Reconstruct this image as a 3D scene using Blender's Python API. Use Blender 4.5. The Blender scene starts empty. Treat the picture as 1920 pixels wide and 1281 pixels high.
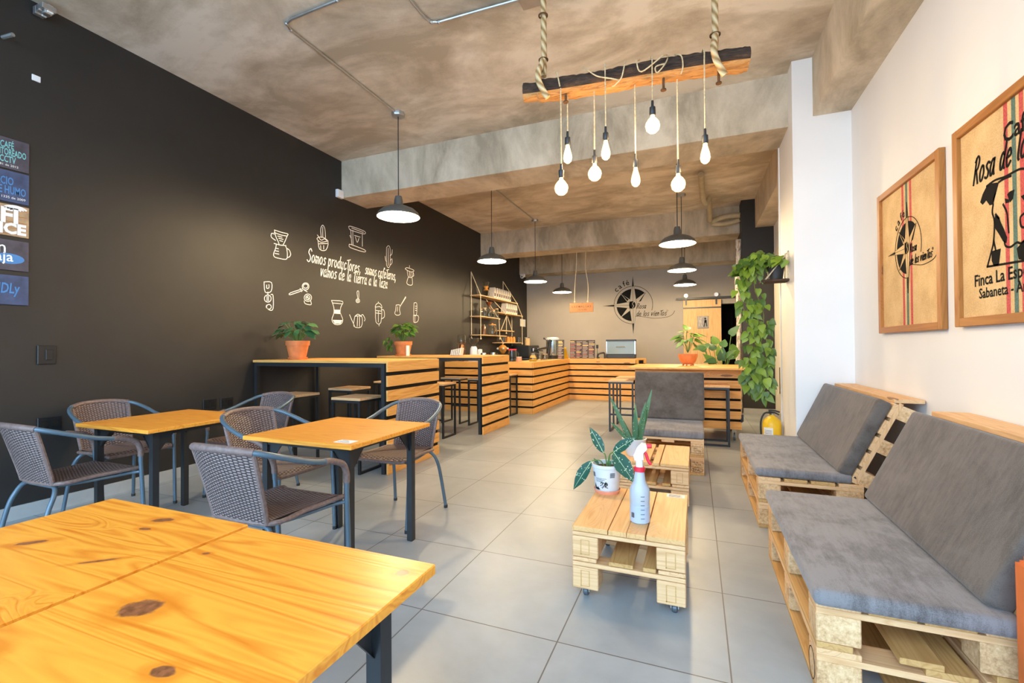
import bpy, bmesh, math, random
from mathutils import Vector, Matrix, Euler
S = bpy.context.scene
COL = S.collection
PI = math.pi
# ------------------------------------------------------------------ camera, sky, exposure
cam_data = bpy.data.cameras.new('camera')
cam = bpy.data.objects.new('camera', cam_data)
COL.objects.link(cam)
cam_data.sensor_fit = 'HORIZONTAL'
cam_data.sensor_width = 36.0
cam_data.lens = 859.84 / 1920 * 36.0
cam_data.clip_start = 0.02
_f = Vector((-math.sin(math.radians(21.8195)) * math.cos(math.radians(0.632)), math.cos(math.radians(21.8195)) * math.cos(math.radians(0.632)), math.sin(math.radians(0.632))))
_r = Vector((math.cos(math.radians(21.8195)), math.sin(math.radians(21.8195)), 0))
_u = _r.cross(_f)
_a = math.radians(-0.372)
_R = math.cos(_a) * _r + math.sin(_a) * _u
_U = -math.sin(_a) * _r + math.cos(_a) * _u
_m = Matrix.Identity(4)
for i in range(3):
    _m[i][0] = _R[i]; _m[i][1] = _U[i]; _m[i][2] = -_f[i]
_m[0][3] = 0; _m[1][3] = 0; _m[2][3] = 1.25
cam.matrix_world = _m
S.camera = cam

W = bpy.data.worlds.new('World'); S.world = W
W.use_nodes = True
_bg = W.node_tree.nodes['Background']
_bg.inputs[0].default_value = (0.50, 0.745, 1.0, 1)
_bg.inputs[1].default_value = 8.0
S.view_settings.view_transform = 'Standard'
S.view_settings.look = 'None'
S.view_settings.gamma = 1.0
S.view_settings.use_curve_mapping = False
S.view_settings.exposure = 0.0
PENDANT_W = 96.0
BULB_W = 11.0
WARM = (1.0, 0.76, 0.44)
AMBER = (1.0, 0.68, 0.36)

# ------------------------------------------------------------------ material helpers
MATS = {}
class NT:
    def __init__(s, name):
        s.m = bpy.data.materials.new(name); s.m.use_nodes = True
        s.t = s.m.node_tree; s.n = s.t.nodes; s.l = s.t.links
        s.b = s.n['Principled BSDF']; MATS[name] = s.m
    def add(s, typ, **kw):
        n = s.n.new(typ)
        for k, v in kw.items(): setattr(n, k, v)
        return n
    def link(s, a, b): s.l.new(a, b)
    def math(s, op, a, b=None, c=None, clamp=False):
        n = s.n.new('ShaderNodeMath'); n.operation = op; n.use_clamp = clamp
        for i, v in enumerate((a, b, c)):
            if v is None: continue
            if isinstance(v, (int, float)): n.inputs[i].default_value = v
            else: s.l.new(v, n.inputs[i])
        return n.outputs[0]
    def vmath(s, op, a, b=None):
        n = s.n.new('ShaderNodeVectorMath'); n.operation = op
        for i, v in enumerate((a, b)):
            if v is None: continue
            if isinstance(v, tuple): n.inputs[i].default_value = v
            else: s.l.new(v, n.inputs[i])
        return n.outputs['Value'] if op in ('LENGTH', 'DOT_PRODUCT', 'DISTANCE') else n.outputs[0]
    def noise(s, vec, scale, detail=4, rough=.55, dist=0.0):
        n = s.n.new('ShaderNodeTexNoise'); n.inputs['Scale'].default_value = scale
        n.inputs['Detail'].default_value = detail; n.inputs['Roughness'].default_value = rough
        n.inputs['Distortion'].default_value = dist
        if vec is not None: s.l.new(vec, n.inputs['Vector'])
        return n.outputs['Fac']
    def ramp(s, fac, stops):
        n = s.n.new('ShaderNodeValToRGB'); e = n.color_ramp.elements
        while len(e) < len(stops): e.new(0.5)
        for el, (p, c) in zip(e, stops):
            el.position = p; el.color = (c[0], c[1], c[2], 1)
        s.l.new(fac, n.inputs[0]); return n.outputs[0]
    def mix(s, fac, a, b, mode='MIX'):
        n = s.n.new('ShaderNodeMix'); n.data_type = 'RGBA'; n.blend_type = mode
        for sock, v in ((n.inputs[0], fac), (n.inputs[6], a), (n.inputs[7], b)):
            if isinstance(v, (int, float)): sock.default_value = v
            elif isinstance(v, tuple): sock.default_value = (v[0], v[1], v[2], 1)
            else: s.l.new(v, sock)
        return n.outputs[2]
    def obj(s): return s.n.new('ShaderNodeTexCoord').outputs['Object']
    def bump(s, h, strength=.3, dist=.01):
        n = s.n.new('ShaderNodeBump'); n.inputs['Strength'].default_value = strength
        n.inputs['Distance'].default_value = dist
        s.l.new(h, n.inputs['Height']); s.l.new(n.outputs[0], s.b.inputs['Normal'])
    def base(s, c):
        if isinstance(c, tuple): s.b.inputs['Base Color'].default_value = (c[0], c[1], c[2], 1)
        else: s.l.new(c, s.b.inputs['Base Color'])
    def rough(s, v, metal=0.0, spec=None):
        if isinstance(v, (int, float)): s.b.inputs['Roughness'].default_value = v
        else: s.l.new(v, s.b.inputs['Roughness'])
        s.b.inputs['Metallic'].default_value = metal
        if spec is not None: s.b.inputs['Specular IOR Level'].default_value = spec

def plain(name, c, rough=.5, metal=0.0, var=.12, scale=9.0, spec=None):
    t = NT(name)
    n = t.noise(t.obj(), scale, 3)
    d = tuple(max(0, x * (1 - var)) for x in c); u = tuple(min(1, x * (1 + var)) for x in c)
    t.base(t.ramp(n, [(.3, d), (.7, u)])); t.rough(rough, metal, spec)
    return t.m

def glow(name, c, strength):
    t = NT(name); t.base((0, 0, 0))
    t.b.inputs['Emission Color'].default_value = (c[0], c[1], c[2], 1)
    t.b.inputs['Emission Strength'].default_value = strength
    return t.m

def glass(name, c=(1, 1, 1), rough=.03, trans=1.0, alpha=1.0):
    t = NT(name); n = t.noise(t.obj(), 4, 2)
    t.base(t.ramp(n, [(.2, tuple(x * .96 for x in c)), (.8, c)])); t.rough(rough)
    t.b.inputs['Transmission Weight'].default_value = trans
    t.b.inputs['IOR'].default_value = 1.35
    t.b.inputs['Alpha'].default_value = alpha
    return t.m

def pine(name, axis, light, mid, dark, rough=.42, knots=1.0, across=10.0, spots=()):
    """Pine with grain along one object axis; spots are extra single knots (centre, radii)."""
    t = NT(name)
    o = t.obj()
    isl = t.add('ShaderNodeNewGeometry').outputs['Random Per Island']
    rnd = t.add('ShaderNodeObjectInfo').outputs['Random']
    off = t.math('ADD', t.math('MULTIPLY', isl, 23.7), t.math('MULTIPLY', rnd, 41.3))
    cb = t.add('ShaderNodeCombineXYZ')
    for i in range(3): t.link(off, cb.inputs[i])
    v = t.vmath('ADD', o, cb.outputs[0])
    k = {'x': (.7, across, across), 'y': (across, .7, across), 'z': (across, across, .7)}[axis]
    kk = {'x': (1.3, 6, 6), 'y': (6, 1.3, 6), 'z': (6, 6, 1.3)}[axis]
    st = t.vmath('MULTIPLY', v, k)
    vor = t.add('ShaderNodeTexVoronoi'); vor.inputs['Scale'].default_value = 1.0
    t.link(t.vmath('MULTIPLY', v, kk), vor.inputs['Vector'])
    kd = vor.outputs['Distance']
    sep = t.add('ShaderNodeSeparateColor'); t.link(vor.outputs['Color'], sep.inputs[0])
    gate = t.math('GREATER_THAN', sep.outputs[0], 1.0 - .45 * knots)
    near = t.math('MULTIPLY', t.math('SUBTRACT', 1.0, t.math('MULTIPLY', kd, 2.2), clamp=True), gate)
    warp = t.vmath('ADD', st, None)
    wn = t.add('ShaderNodeVectorMath', operation='SCALE'); wn.inputs[0].default_value = (1, 1, 1)
    t.link(t.math('MULTIPLY', near, 2.0), wn.inputs['Scale']); t.link(wn.outputs[0], warp.node.inputs[1])
    g1 = t.noise(warp, 1.0, 2, .45, .45)
    g2 = t.noise(warp, 4.5, 4, .6, .4)
    band = t.math('FRACT', t.math('MULTIPLY', g1, 9.0))
    band = t.math('ABSOLUTE', t.math('SUBTRACT', t.math('MULTIPLY', band, 2.0), 1.0))
    f = t.math('ADD', t.math('MULTIPLY', band, .42), t.math('ADD', t.math('MULTIPLY', g2, .42), t.math('MULTIPLY', isl, .2)))
    col = t.ramp(f, [(.22, mid), (.56, light), (.85, tuple(a * .5 + b * .5 for a, b in zip(light, mid)))])
    km = t.math('MULTIPLY', t.math('LESS_THAN', t.math('ADD', kd, t.math('MULTIPLY', t.noise(o, 60, 2), .05)), .13), gate)
    soft = t.math('MULTIPLY', near, .35)
    col = t.mix(soft, col, mid)
    col = t.mix(t.math('MULTIPLY', km, .8), col, dark)
    for (cx, cy, rx, ry, a) in spots:
        q = t.vmath('SUBTRACT', o, (cx, cy, 0))
        sp_ = t.add('ShaderNodeSeparateXYZ'); t.link(q, sp_.inputs[0])
        ca, sa = math.cos(a), math.sin(a)
        X = t.math('ADD', t.math('MULTIPLY', sp_.outputs[0], ca / rx), t.math('MULTIPLY', sp_.outputs[1], sa / rx))
        Y = t.math('ADD', t.math('MULTIPLY', sp_.outputs[0], -sa / ry), t.math('MULTIPLY', sp_.outputs[1], ca / ry))
        d = t.math('SQRT', t.math('ADD', t.math('MULTIPLY', X, X), t.math('MULTIPLY', Y, Y)))
        d = t.math('ADD', d, t.math('MULTIPLY', t.math('SUBTRACT', t.noise(o, 55, 3), .5), .7))
        col = t.mix(t.math('MULTIPLY', t.math('SUBTRACT', 2.6, d, clamp=True), .55), col, mid)
        col = t.mix(t.math('MULTIPLY', t.math('MULTIPLY', t.math('SUBTRACT', 1.15, d), 4.0, clamp=True), .92), col,
                    t.ramp(t.noise(o, 90, 4), [(.35, dark), (.65, tuple(x * 2.3 for x in dark))]))
    t.base(col); t.rough(rough)
    t.bump(t.math('ADD', g2, band), .06, .004)
    return t.m

def concrete(name, dark, mid, light, scale=.9, streak=(1, 1, 1), rough=.75):
    t = NT(name); o = t.vmath('MULTIPLY', t.obj(), streak)
    a = t.noise(o, scale, 6, .62, .7); b = t.noise(o, scale * 5, 5, .6, .3); c = t.noise(t.obj(), 60, 3)
    f = t.math('ADD', t.math('MULTIPLY', a, .75), t.math('ADD', t.math('MULTIPLY', b, .22), t.math('MULTIPLY', c, .05)))
    t.base(t.ramp(f, [(.40, dark), (.51, mid), (.60, light)])); t.rough(rough)
    t.bump(t.math('ADD', a, t.math('MULTIPLY', c, .2)), .15, .02)
    return t.m

# ------------------------------------------------------------------ materials
T0, TX, TY = 0.6685, -1.2249, 1.8803
def floor_mat():
    t = NT('floor_tile'); o = t.obj(); sp_ = t.add('ShaderNodeSeparateXYZ'); t.link(o, sp_.inputs[0])
    u = t.math('DIVIDE', t.math('SUBTRACT', sp_.outputs[0], TX), T0); v = t.math('DIVIDE', t.math('SUBTRACT', sp_.outputs[1], TY), T0)
    def edge(q):
        fr = t.math('FRACT', t.math('ADD', q, 50.0))
        return t.math('MINIMUM', fr, t.math('SUBTRACT', 1.0, fr))
    d = t.math('MINIMUM', edge(u), edge(v))
    gr = t.math('LESS_THAN', d, .0042)
    cell = t.add('ShaderNodeCombineXYZ')
    t.link(t.math('FLOOR', t.math('ADD', u, 50.0)), cell.inputs[0]); t.link(t.math('FLOOR', t.math('ADD', v, 50.0)), cell.inputs[1])
    wn = t.add('ShaderNodeTexWhiteNoise'); t.link(cell.outputs[0], wn.inputs['Vector'])
    n1 = t.noise(o, 1.4, 5, .6, .5); n2 = t.noise(o, 9, 4)
    f = t.math('ADD', t.math('MULTIPLY', n1, .7), t.math('ADD', t.math('MULTIPLY', n2, .2), t.math('MULTIPLY', wn.outputs['Value'], .1)))
    col = t.ramp(f, [(.3, (.255, .280, .298)), (.7, (.40, .432, .455))])
    t.base(t.mix(gr, col, (.10, .095, .09)))
    t.rough(t.math('ADD', .30, t.math('MULTIPLY', n2, .14)))
    t.bump(t.math('SUBTRACT', 1.0, gr), .3, .002)
    return t.m
floor_mat()
concrete('ceiling_concrete', (.42, .35, .26), (.60, .52, .41), (.76, .68, .57), .8, (1, 1.6, 1))
concrete('beam_concrete', (.36, .30, .215), (.53, .45, .335), (.66, .57, .44), 1.0, (1.6, 1, .7))
plain('black_wall', (.0215, .0185, .0168), .56, var=.1, scale=3, spec=.45)
plain('white_wall', (.80, .785, .77), .6, var=.02, scale=2)
plain('grey_wall', (.36, .32, .28), .6, var=.04, scale=2)
plain('warm_lit_wall', (.74, .69, .60), .6, var=.03, scale=2)  # right wall tone with its cream light put into the colour
plain('skirting_tile', (.42, .42, .41), .35, var=.06)
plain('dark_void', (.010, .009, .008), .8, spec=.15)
plain('unseen_pavement', (.42, .42, .41), .9)
_o = ((.92, .375, .040), (.68, .175, .008), (.13, .045, .02))
pine('table_pine_left', 'x', *_o, rough=.34, knots=.3, across=9.0, spots=((-.10, .037, .034, .010, .75), (.052, .26, .030, .013, .5), (.078, .20, .018, .007, .2), (.19, .04, .040, .005, .7)))
pine('table_pine_right', 'x', *_o, rough=.34, knots=.25, across=9.0, spots=((-.135, -.036, .036, .028, .5), (.256, .262, .014, .013, 0), (-.25, .17, .010, .005, .4), (.094, -.132, .020, .012, .2), (-.26, -.21, .03, .014, .3)))
pine('table_pine', 'x', (.86, .36, .045), (.64, .20, .012), (.15, .05, .015), rough=.38, knots=.5)
for ax in 'xyz':
    pine('slat_pine_' + ax, ax, (.82, .415, .11), (.64, .275, .055), (.20, .08, .025), rough=.5, knots=.75, across=9)
    pine('pallet_pine_' + ax, ax, (.80, .50, .255), (.62, .325, .135), (.18, .08, .035), rough=.65, knots=.45)
pine('pallet_deck_y', 'y', (.75, .44, .18), (.60, .30, .10), (.2, .08, .03), rough=.5, knots=.35)
pine('pallet_aged_y', 'y', (.62, .36, .13), (.44, .22, .06), (.14, .06, .02), rough=.6, knots=.7)
pine('frame_wood_y', 'y', (.44, .172, .032), (.31, .10, .015), (.12, .04, .015), rough=.45, knots=.3)
pine('frame_wood_z', 'z', (.44, .172, .032), (.31, .10, .015), (.12, .04, .015), rough=.45, knots=.3)
pine('door_pine', 'z', (.72, .44, .18), (.56, .30, .10), (.22, .09, .03), rough=.5, knots=.8)
pine('shelf_wood', 'y', (.64, .44, .23), (.5, .3, .13), (.2, .1, .04), rough=.6)
plain('pale_edge', (.74, .60, .42), .6, var=.1, scale=30)
plain('black_metal', (.016, .017, .019), .42, var=.1)
plain('slate_tube', (.095, .140, .180), .38, .25, var=.08)
plain('wicker_wrap', (.175, .115, .10), .5, var=.25, scale=70)
plain('chrome', (.62, .64, .66), .22, 1.0, var=.05)
plain('galvanised', (.50, .50, .50), .38, .85, var=.12)
plain('caster_grey', (.09, .105, .12), .4, .3)
plain('rubber_black', (.02, .02, .022), .6)
plain('terracotta', (.60, .19, .055), .7, var=.15, scale=14)
plain('coral_plastic', (.80, .30, .18), .5)
plain('white_pot', (.64, .66, .68), .4, var=.04)
plain('soil', (.035, .024, .016), .95, var=.4, scale=60)
plain('ink_black', (.012, .011, .010), .9, spec=.1)
plain('ink_grey', (.10, .10, .105), .7)
plain('chalk_white', (.88, .86, .84), .8, var=.06, scale=60)
plain('wall_grey_paint', (.37, .335, .295), .7, var=.03, spec=.3)
plain('decal_dark', (.010, .0105, .0105), .9, spec=.1)
plain('stripe_red', (.56, .085, .075), .9, var=.3, scale=120)
plain('stripe_green', (.10, .17, .13), .9, var=.3, scale=120)
plain('red_plastic', (.72, .02, .045), .35)
plain('white_plastic', (.84, .85, .87), .35, var=.03)
plain('yellow_paint', (.86, .50, .015), .4, var=.05)
plain('paper_white', (.80, .78, .74), .8, var=.03)
plain('orange_cloth', (.66, .15, .03), .75, var=.12, scale=6)
plain('lamp_shade_outer', (.11, .11, .105), .4, .3)
plain('lamp_shade_inner', (.88, .87, .84), .5, var=.02)
plain('rope_sisal', (.66, .55, .38), .85, var=.3, scale=90)
plain('rope_tan', (.62, .46, .26), .85, var=.3, scale=60)
plain('rust_iron', (.16, .075, .03), .7, .5, var=.4, scale=40)
plain('brown_glass', (.12, .05, .02), .2)
plain('copper', (.42, .17, .08), .3, .9)
plain('amber_craft', (.58, .24, .04), .6, var=.3, scale=40)
plain('bag_paper', (.66, .60, .55), .7, var=.15, scale=25)
plain('pvc_cream', (.42, .35, .23), .5)
plain('steel_blue', (.42, .52, .60), .22, .9)
plain('menu_board', (.085, .072, .075), .8, var=.2, scale=30, spec=.2)
plain('menu_ink_light', (.46, .40, .38), .7)
plain('menu_ink_pink', (.52, .22, .20), .7)
plain('menu_ink_yellow', (.80, .56, .22), .7)
plain('sign_plum', (.065, .055, .075), .6, var=.35, scale=12)
plain('sign_blue', (.045, .065, .14), .6, var=.35, scale=12)
plain('sign_tan', (.42, .27, .15), .7, var=.35, scale=10)
plain('paint_teal', (.20, .55, .56), .7)
plain('paint_blue', (.07, .22, .50), .7)
plain('switch_black', (.010, .011, .013), .35)
plain('metal_plate', (.16, .14, .12), .4, .6)
glow('lamp_glow', (1.0, .93, .80), 22.0)
glow('filament_glow', (1.0, .74, .38), 3.0)
glass('clear_glass', (.92, .95, .93), .04, 1.0)
glass('oven_glass', (.35, .45, .47), .08, .3)
glass('bulb_glass', (1, .97, .9), .02, 1.0)
t = NT('spray_plastic'); n = t.noise(t.obj(), 5, 2)
t.base(t.ramp(n, [(.3, (.60, .66, .74)), (.7, (.68, .73, .80))])); t.rough(.35)
t.b.inputs['Transmission Weight'].default_value = .35; t.b.inputs['Subsurface Weight'].default_value = .0
plain('spray_liquid', (.42, .49, .60), .3, var=.03)

def weave():
    t = NT('wicker_weave')
    uv = t.add('ShaderNodeTexCoord').outputs['UV']
    sp_ = t.add('ShaderNodeSeparateXYZ'); t.link(uv, sp_.inputs[0])
    u = t.math('MULTIPLY', sp_.outputs[0], 18.0); v = t.math('MULTIPLY', sp_.outputs[1], 26.0)
    par = t.math('MODULO', t.math('FLOOR', u), 2.0)
    vv = t.math('ADD', v, t.math('MULTIPLY', par, .5))
    a = t.math('ABSOLUTE', t.math('SINE', t.math('MULTIPLY', vv, PI)))
    b = t.math('ABSOLUTE', t.math('SINE', t.math('MULTIPLY', u, PI)))
    h = t.math('MULTIPLY', a, t.math('POWER', b, .5))
    n = t.noise(t.obj(), 40, 3)
    hh = t.math('MULTIPLY', h, t.math('ADD', .7, t.math('MULTIPLY', n, .5)))
    t.base(t.ramp(hh, [(.10, (.012, .009, .009)), (.32, (.115, .075, .068)), (.85, (.29, .205, .19))]))
    t.rough(.48); t.bump(h, .8, .006)
    return t.m
weave()

def fabric(name, a, b, axis, p0=.46, p1=.60):
    t = NT(name); o = t.obj()
    k = (3, 14, 3) if axis == 'y' else (14, 3, 3)
    n1 = t.noise(o, 3.2, 6, .68, .6); n2 = t.noise(t.vmath('MULTIPLY', o, k), 3, 5, .7); n3 = t.noise(o, 300, 2)
    f = t.math('ADD', t.math('MULTIPLY', n1, .5), t.math('ADD', t.math('MULTIPLY', n2, .35), t.math('MULTIPLY', n3, .25)))
    t.base(t.ramp(f, [(p0, a), (p1, b)])); t.rough(.85)
    t.b.inputs['Sheen Weight'].default_value = .22; t.b.inputs['Sheen Roughness'].default_value = .45
    t.bump(t.math('ADD', n3, t.math('MULTIPLY', n2, .6)), .35, .003)
    return t.m
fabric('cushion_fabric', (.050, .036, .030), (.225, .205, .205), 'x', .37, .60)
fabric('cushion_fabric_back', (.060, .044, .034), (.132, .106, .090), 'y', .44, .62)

def burlap():
    t = NT('burlap'); o = t.obj(); sp_ = t.add('ShaderNodeSeparateXYZ'); t.link(o, sp_.inputs[0])
    a = t.math('SINE', t.math('MULTIPLY', sp_.outputs[1], 900)); b = t.math('SINE', t.math('MULTIPLY', sp_.outputs[2], 900))
    n = t.noise(o, 7, 5); n2 = t.noise(o, 160, 3)
    f = t.math('ADD', t.math('MULTIPLY', n, .5), t.math('MULTIPLY', n2, .5))
    t.base(t.ramp(f, [(.35, (.56, .345, .145)), (.6, (.78, .535, .26))])); t.rough(.9)
    t.bump(t.math('MULTIPLY', a, b), .25, .002); return t.m
burlap()

def leafmat(name, a, b, spots=None):
    t = NT(name)
    isl = t.add('ShaderNodeNewGeometry').outputs['Random Per Island']
    n = t.noise(t.obj(), 26, 3)
    col = t.ramp(t.math('ADD', t.math('MULTIPLY', isl, .75), t.math('MULTIPLY', n, .25)), [(.1, a), (.85, b)])
    if spots:
        vor = t.add('ShaderNodeTexVoronoi'); vor.inputs['Scale'].default_value = 75.0; t.link(t.obj(), vor.inputs['Vector'])
        m = t.math('MULTIPLY', t.math('LESS_THAN', vor.outputs['Distance'], .27), t.math('GREATER_THAN', t.noise(t.obj(), 22, 2), .5))
        col = t.mix(m, col, spots)
    t.base(col); t.rough(.5)
    t.b.inputs['Subsurface Weight'].default_value = 0.0
    return t.m
leafmat('leaf_pothos', (.028, .085, .008), (.20, .30, .022))
leafmat('leaf_dark', (.010, .055, .022), (.06, .16, .05))
leafmat('leaf_mid', (.028, .105, .014), (.15, .28, .03))
leafmat('leaf_spotted', (.006, .065, .040), (.012, .10, .055), (.50, .58, .40))
leafmat('leaf_sword', (.03, .11, .04), (.10, .20, .08), (.26, .36, .22))
plain('leaf_vein', (.45, .58, .34), .5)
plain('stem_green', (.10, .20, .04), .6)
plain('vine_stem', (.12, .15, .03), .6)

def barkmat():
    t = NT('log_bark'); o = t.obj(); st = t.vmath('MULTIPLY', o, (1.2, 9, 9))
    a = t.noise(st, 3, 6, .7, 1.0); b = t.noise(st, 12, 5, .7, .4)
    f = t.math('ADD', t.math('MULTIPLY', a, .6), t.math('MULTIPLY', b, .4))
    t.base(t.ramp(f, [(.38, (.025, .014, .010)), (.55, (.085, .048, .030)), (.68, (.19, .11, .065))])); t.rough(.95)
    t.bump(f, 1.0, .03); return t.m
barkmat()
def coremat():
    t = NT('log_core'); o = t.obj(); st = t.vmath('MULTIPLY', o, (1.2, 12, 12))
    b = t.noise(st, 4, 6, .7, .8)
    t.base(t.ramp(b, [(.30, (.13, .045, .012)), (.46, (.46, .21, .06)), (.7, (.62, .33, .11))])); t.rough(.85)
    t.bump(b, .8, .015); return t.m
coremat()
def mottledmat():
    t = NT('mottled_pale'); o = t.obj(); st = t.vmath('MULTIPLY', o, (6, 6, 1.6))
    b = t.noise(st, 4, 6, .75, .8)
    t.base(t.ramp(b, [(.36, (.06, .04, .03)), (.46, (.42, .34, .27)), (.58, (.85, .78, .68))])); t.rough(.95)
    t.bump(b, .8, .02); return t.m
mottledmat()
def ropemat():
    t = NT('rope_twist'); uv = t.add('ShaderNodeTexCoord').outputs['UV']
    sp_ = t.add('ShaderNodeSeparateXYZ'); t.link(uv, sp_.inputs[0])
    s_ = t.math('SINE', t.math('MULTIPLY', t.math('ADD', t.math('MULTIPLY', sp_.outputs[0], 2.0), t.math('MULTIPLY', sp_.outputs[1], 13.0)), 2 * PI))
    f = t.math('ADD', t.math('MULTIPLY', s_, .4), .5)
    t.base(t.ramp(f, [(.1, (.36, .20, .075)), (.45, (.70, .47, .22)), (.9, (.80, .60, .34))])); t.rough(.9)
    t.bump(f, 1.0, .012); return t.m
ropemat()
def osbmat():
    t = NT('pressed_block'); o = t.obj()
    a = t.noise(o, 60, 5, .7); b = t.noise(o, 9, 4)
    f = t.math('ADD', t.math('MULTIPLY', a, .6), t.math('MULTIPLY', b, .4))
    t.base(t.ramp(f, [(.36, (.42, .215, .095)), (.5, (.68, .42, .205)), (.64, (.86, .60, .34))])); t.rough(.85)
    t.bump(a, .4, .006); return t.m
osbmat()
# ------------------------------------------------------------------ geometry helpers
class MB:
    """Collects shapes and links them as one mesh object."""
    def __init__(s, *mats):
        s.bm = bmesh.new(); s.mats = list(mats); s.mi = 0
        s.uv = s.bm.loops.layers.uv.new('UVMap'); s.smooth = False
    def use(s, i): s.mi = i; return s
    def _f(s, vs):
        try: f = s.bm.faces.new(vs)
        except ValueError: return None
        f.material_index = s.mi; f.smooth = s.smooth
        return f
    def box(s, a, b, M=None, bev=0.0):
        x0, y0, z0 = a; x1, y1, z1 = b
        if bev > 0:
            return s.rbox(a, b, bev, M)
        c = [(x0, y0, z0), (x1, y0, z0), (x1, y1, z0), (x0, y1, z0), (x0, y0, z1), (x1, y0, z1), (x1, y1, z1), (x0, y1, z1)]
        v = [s.bm.verts.new(M @ Vector(p) if M else p) for p in c]
        for q in ((0, 3, 2, 1), (4, 5, 6, 7), (0, 1, 5, 4), (1, 2, 6, 5), (2, 3, 7, 6), (3, 0, 4, 7)): s._f([v[i] for i in q])
        return s
    def rbox(s, a, b, r, M=None, n=1):
        t = bmesh.new(); bmesh.ops.create_cube(t, size=1)
        for v in t.verts: v.co = Vector([(a[i] + b[i]) / 2 + v.co[i] * (b[i] - a[i]) for i in range(3)])
        bmesh.ops.bevel(t, geom=t.edges[:], offset=min(r, *[abs(b[i] - a[i]) * .49 for i in range(3)]), segments=n, affect='EDGES', profile=.5)
        s.merge(t, M); t.free(); return s
    def merge(s, t, M=None):
        mp = {}
        for v in t.verts: mp[v] = s.bm.verts.new(M @ v.co if M else v.co)
        for f in t.faces: s._f([mp[v] for v in f.verts])
    def tube(s, pts, r, n=8, cap=True, closed=False, uvl=False):
        P = [Vector(p) for p in pts]; N = len(P)
        rr = r if isinstance(r, (list, tuple)) else [r] * N
        T = []
        for i in range(N):
            a = P[(i - 1) % N] if (closed or i > 0) else P[i]; b = P[(i + 1) % N] if (closed or i < N - 1) else P[i]
            d = b - a; T.append(d.normalized() if d.length > 1e-9 else Vector((0, 0, 1)))
        up = Vector((0, 0, 1)) if abs(T[0].z) < .9 else Vector((1, 0, 0))
        nrm = (up - T[0] * up.dot(T[0])).normalized(); rings = []
        old = s.smooth; s.smooth = n > 4; L = 0; Ls = []
        for i in range(N):
            if i: L += (P[i] - P[i - 1]).length
            Ls.append(L)
            nrm = (nrm - T[i] * nrm.dot(T[i])); nrm = nrm.normalized() if nrm.length > 1e-6 else T[i].orthogonal().normalized()
            bn = T[i].cross(nrm)
            off = PI / 4 if n == 4 else 0
            rings.append([s.bm.verts.new(P[i] + (nrm * math.cos(2 * PI * k / n + off) + bn * math.sin(2 * PI * k / n + off)) * rr[i]) for k in range(n)])
        for i in range(N if closed else N - 1):
            A = rings[i]; B = rings[(i + 1) % N]
            for k in range(n):
                f = s._f([A[k], A[(k + 1) % n], B[(k + 1) % n], B[k]])
                if f and uvl:
                    l0, l1 = Ls[i], Ls[(i + 1) % N]
                    for lp, q in zip(f.loops, ((k / n, l0), ((k + 1) / n, l0), ((k + 1) / n, l1), (k / n, l1))): lp[s.uv].uv = q
        if cap and not closed:
            s._f(list(reversed(rings[0]))); s._f(rings[-1])
        s.smooth = old; return s
    def bar(s, p, q, w=.025):
        """Square bar between two points."""
        return s.tube([p, q], w * .7071, n=4)
    def lathe(s, prof, c=(0, 0, 0), n=20, M=None):
        old = s.smooth; s.smooth = True; rings = []
        for (r, z) in prof:
            if r < 1e-6:
                p = Vector((c[0], c[1], c[2] + z)); rings.append([s.bm.verts.new(M @ p if M else p)])
            else:
                rg = []
                for k in range(n):
                    p = Vector((c[0] + r * math.cos(2 * PI * k / n), c[1] + r * math.sin(2 * PI * k / n), c[2] + z))
                    rg.append(s.bm.verts.new(M @ p if M else p))
                rings.append(rg)
        for A, B in zip(rings, rings[1:]):
            for k in range(n):
                if len(A) == 1 and len(B) == 1: continue
                if len(A) == 1: s._f([A[0], B[(k + 1) % n], B[k]])
                elif len(B) == 1: s._f([A[k], A[(k + 1) % n], B[0]])
                else: s._f([A[k], A[(k + 1) % n], B[(k + 1) % n], B[k]])
        s.smooth = old; return s
    def cyl(s, c, r, h, n=16, M=None): return s.lathe([(0, 0), (r, 0), (r, h), (0, h)], c, n, M)
    def ball(s, c, r, n=12, sz=1.0): return s.lathe([(r * math.sin(PI * i / 8), -r * sz * math.cos(PI * i / 8)) for i in range(9)], c, n)
    def sheet(s, fn, nu, nv, thick=0.0):
        """Grid surface fn(u, v); thickness along its normal; UVs kept."""
        old = s.smooth; s.smooth = True
        P = [[Vector(fn(i / nu, j / nv)) for j in range(nv + 1)] for i in range(nu + 1)]
        def nor(i, j):
            a = P[min(i + 1, nu)][j] - P[max(i - 1, 0)][j]; b = P[i][min(j + 1, nv)] - P[i][max(j - 1, 0)]
            n = a.cross(b); return n.normalized() if n.length > 1e-9 else Vector((0, 0, 1))
        sides = [0.0] if thick == 0 else [thick / 2, -thick / 2]
        G = []
        for o in sides:
            G.append([[s.bm.verts.new(P[i][j] + nor(i, j) * o) for j in range(nv + 1)] for i in range(nu + 1)])
        for gi, g in enumerate(G):
            for i in range(nu):
                for j in range(nv):
                    q = [g[i][j], g[i + 1][j], g[i + 1][j + 1], g[i][j + 1]]
                    uv = [(i / nu, j / nv), ((i + 1) / nu, j / nv), ((i + 1) / nu, (j + 1) / nv), (i / nu, (j + 1) / nv)]
                    if gi: q.reverse(); uv.reverse()
                    f = s._f(q)
                    if f:
                        for lp, w in zip(f.loops, uv): lp[s.uv].uv = w
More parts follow.
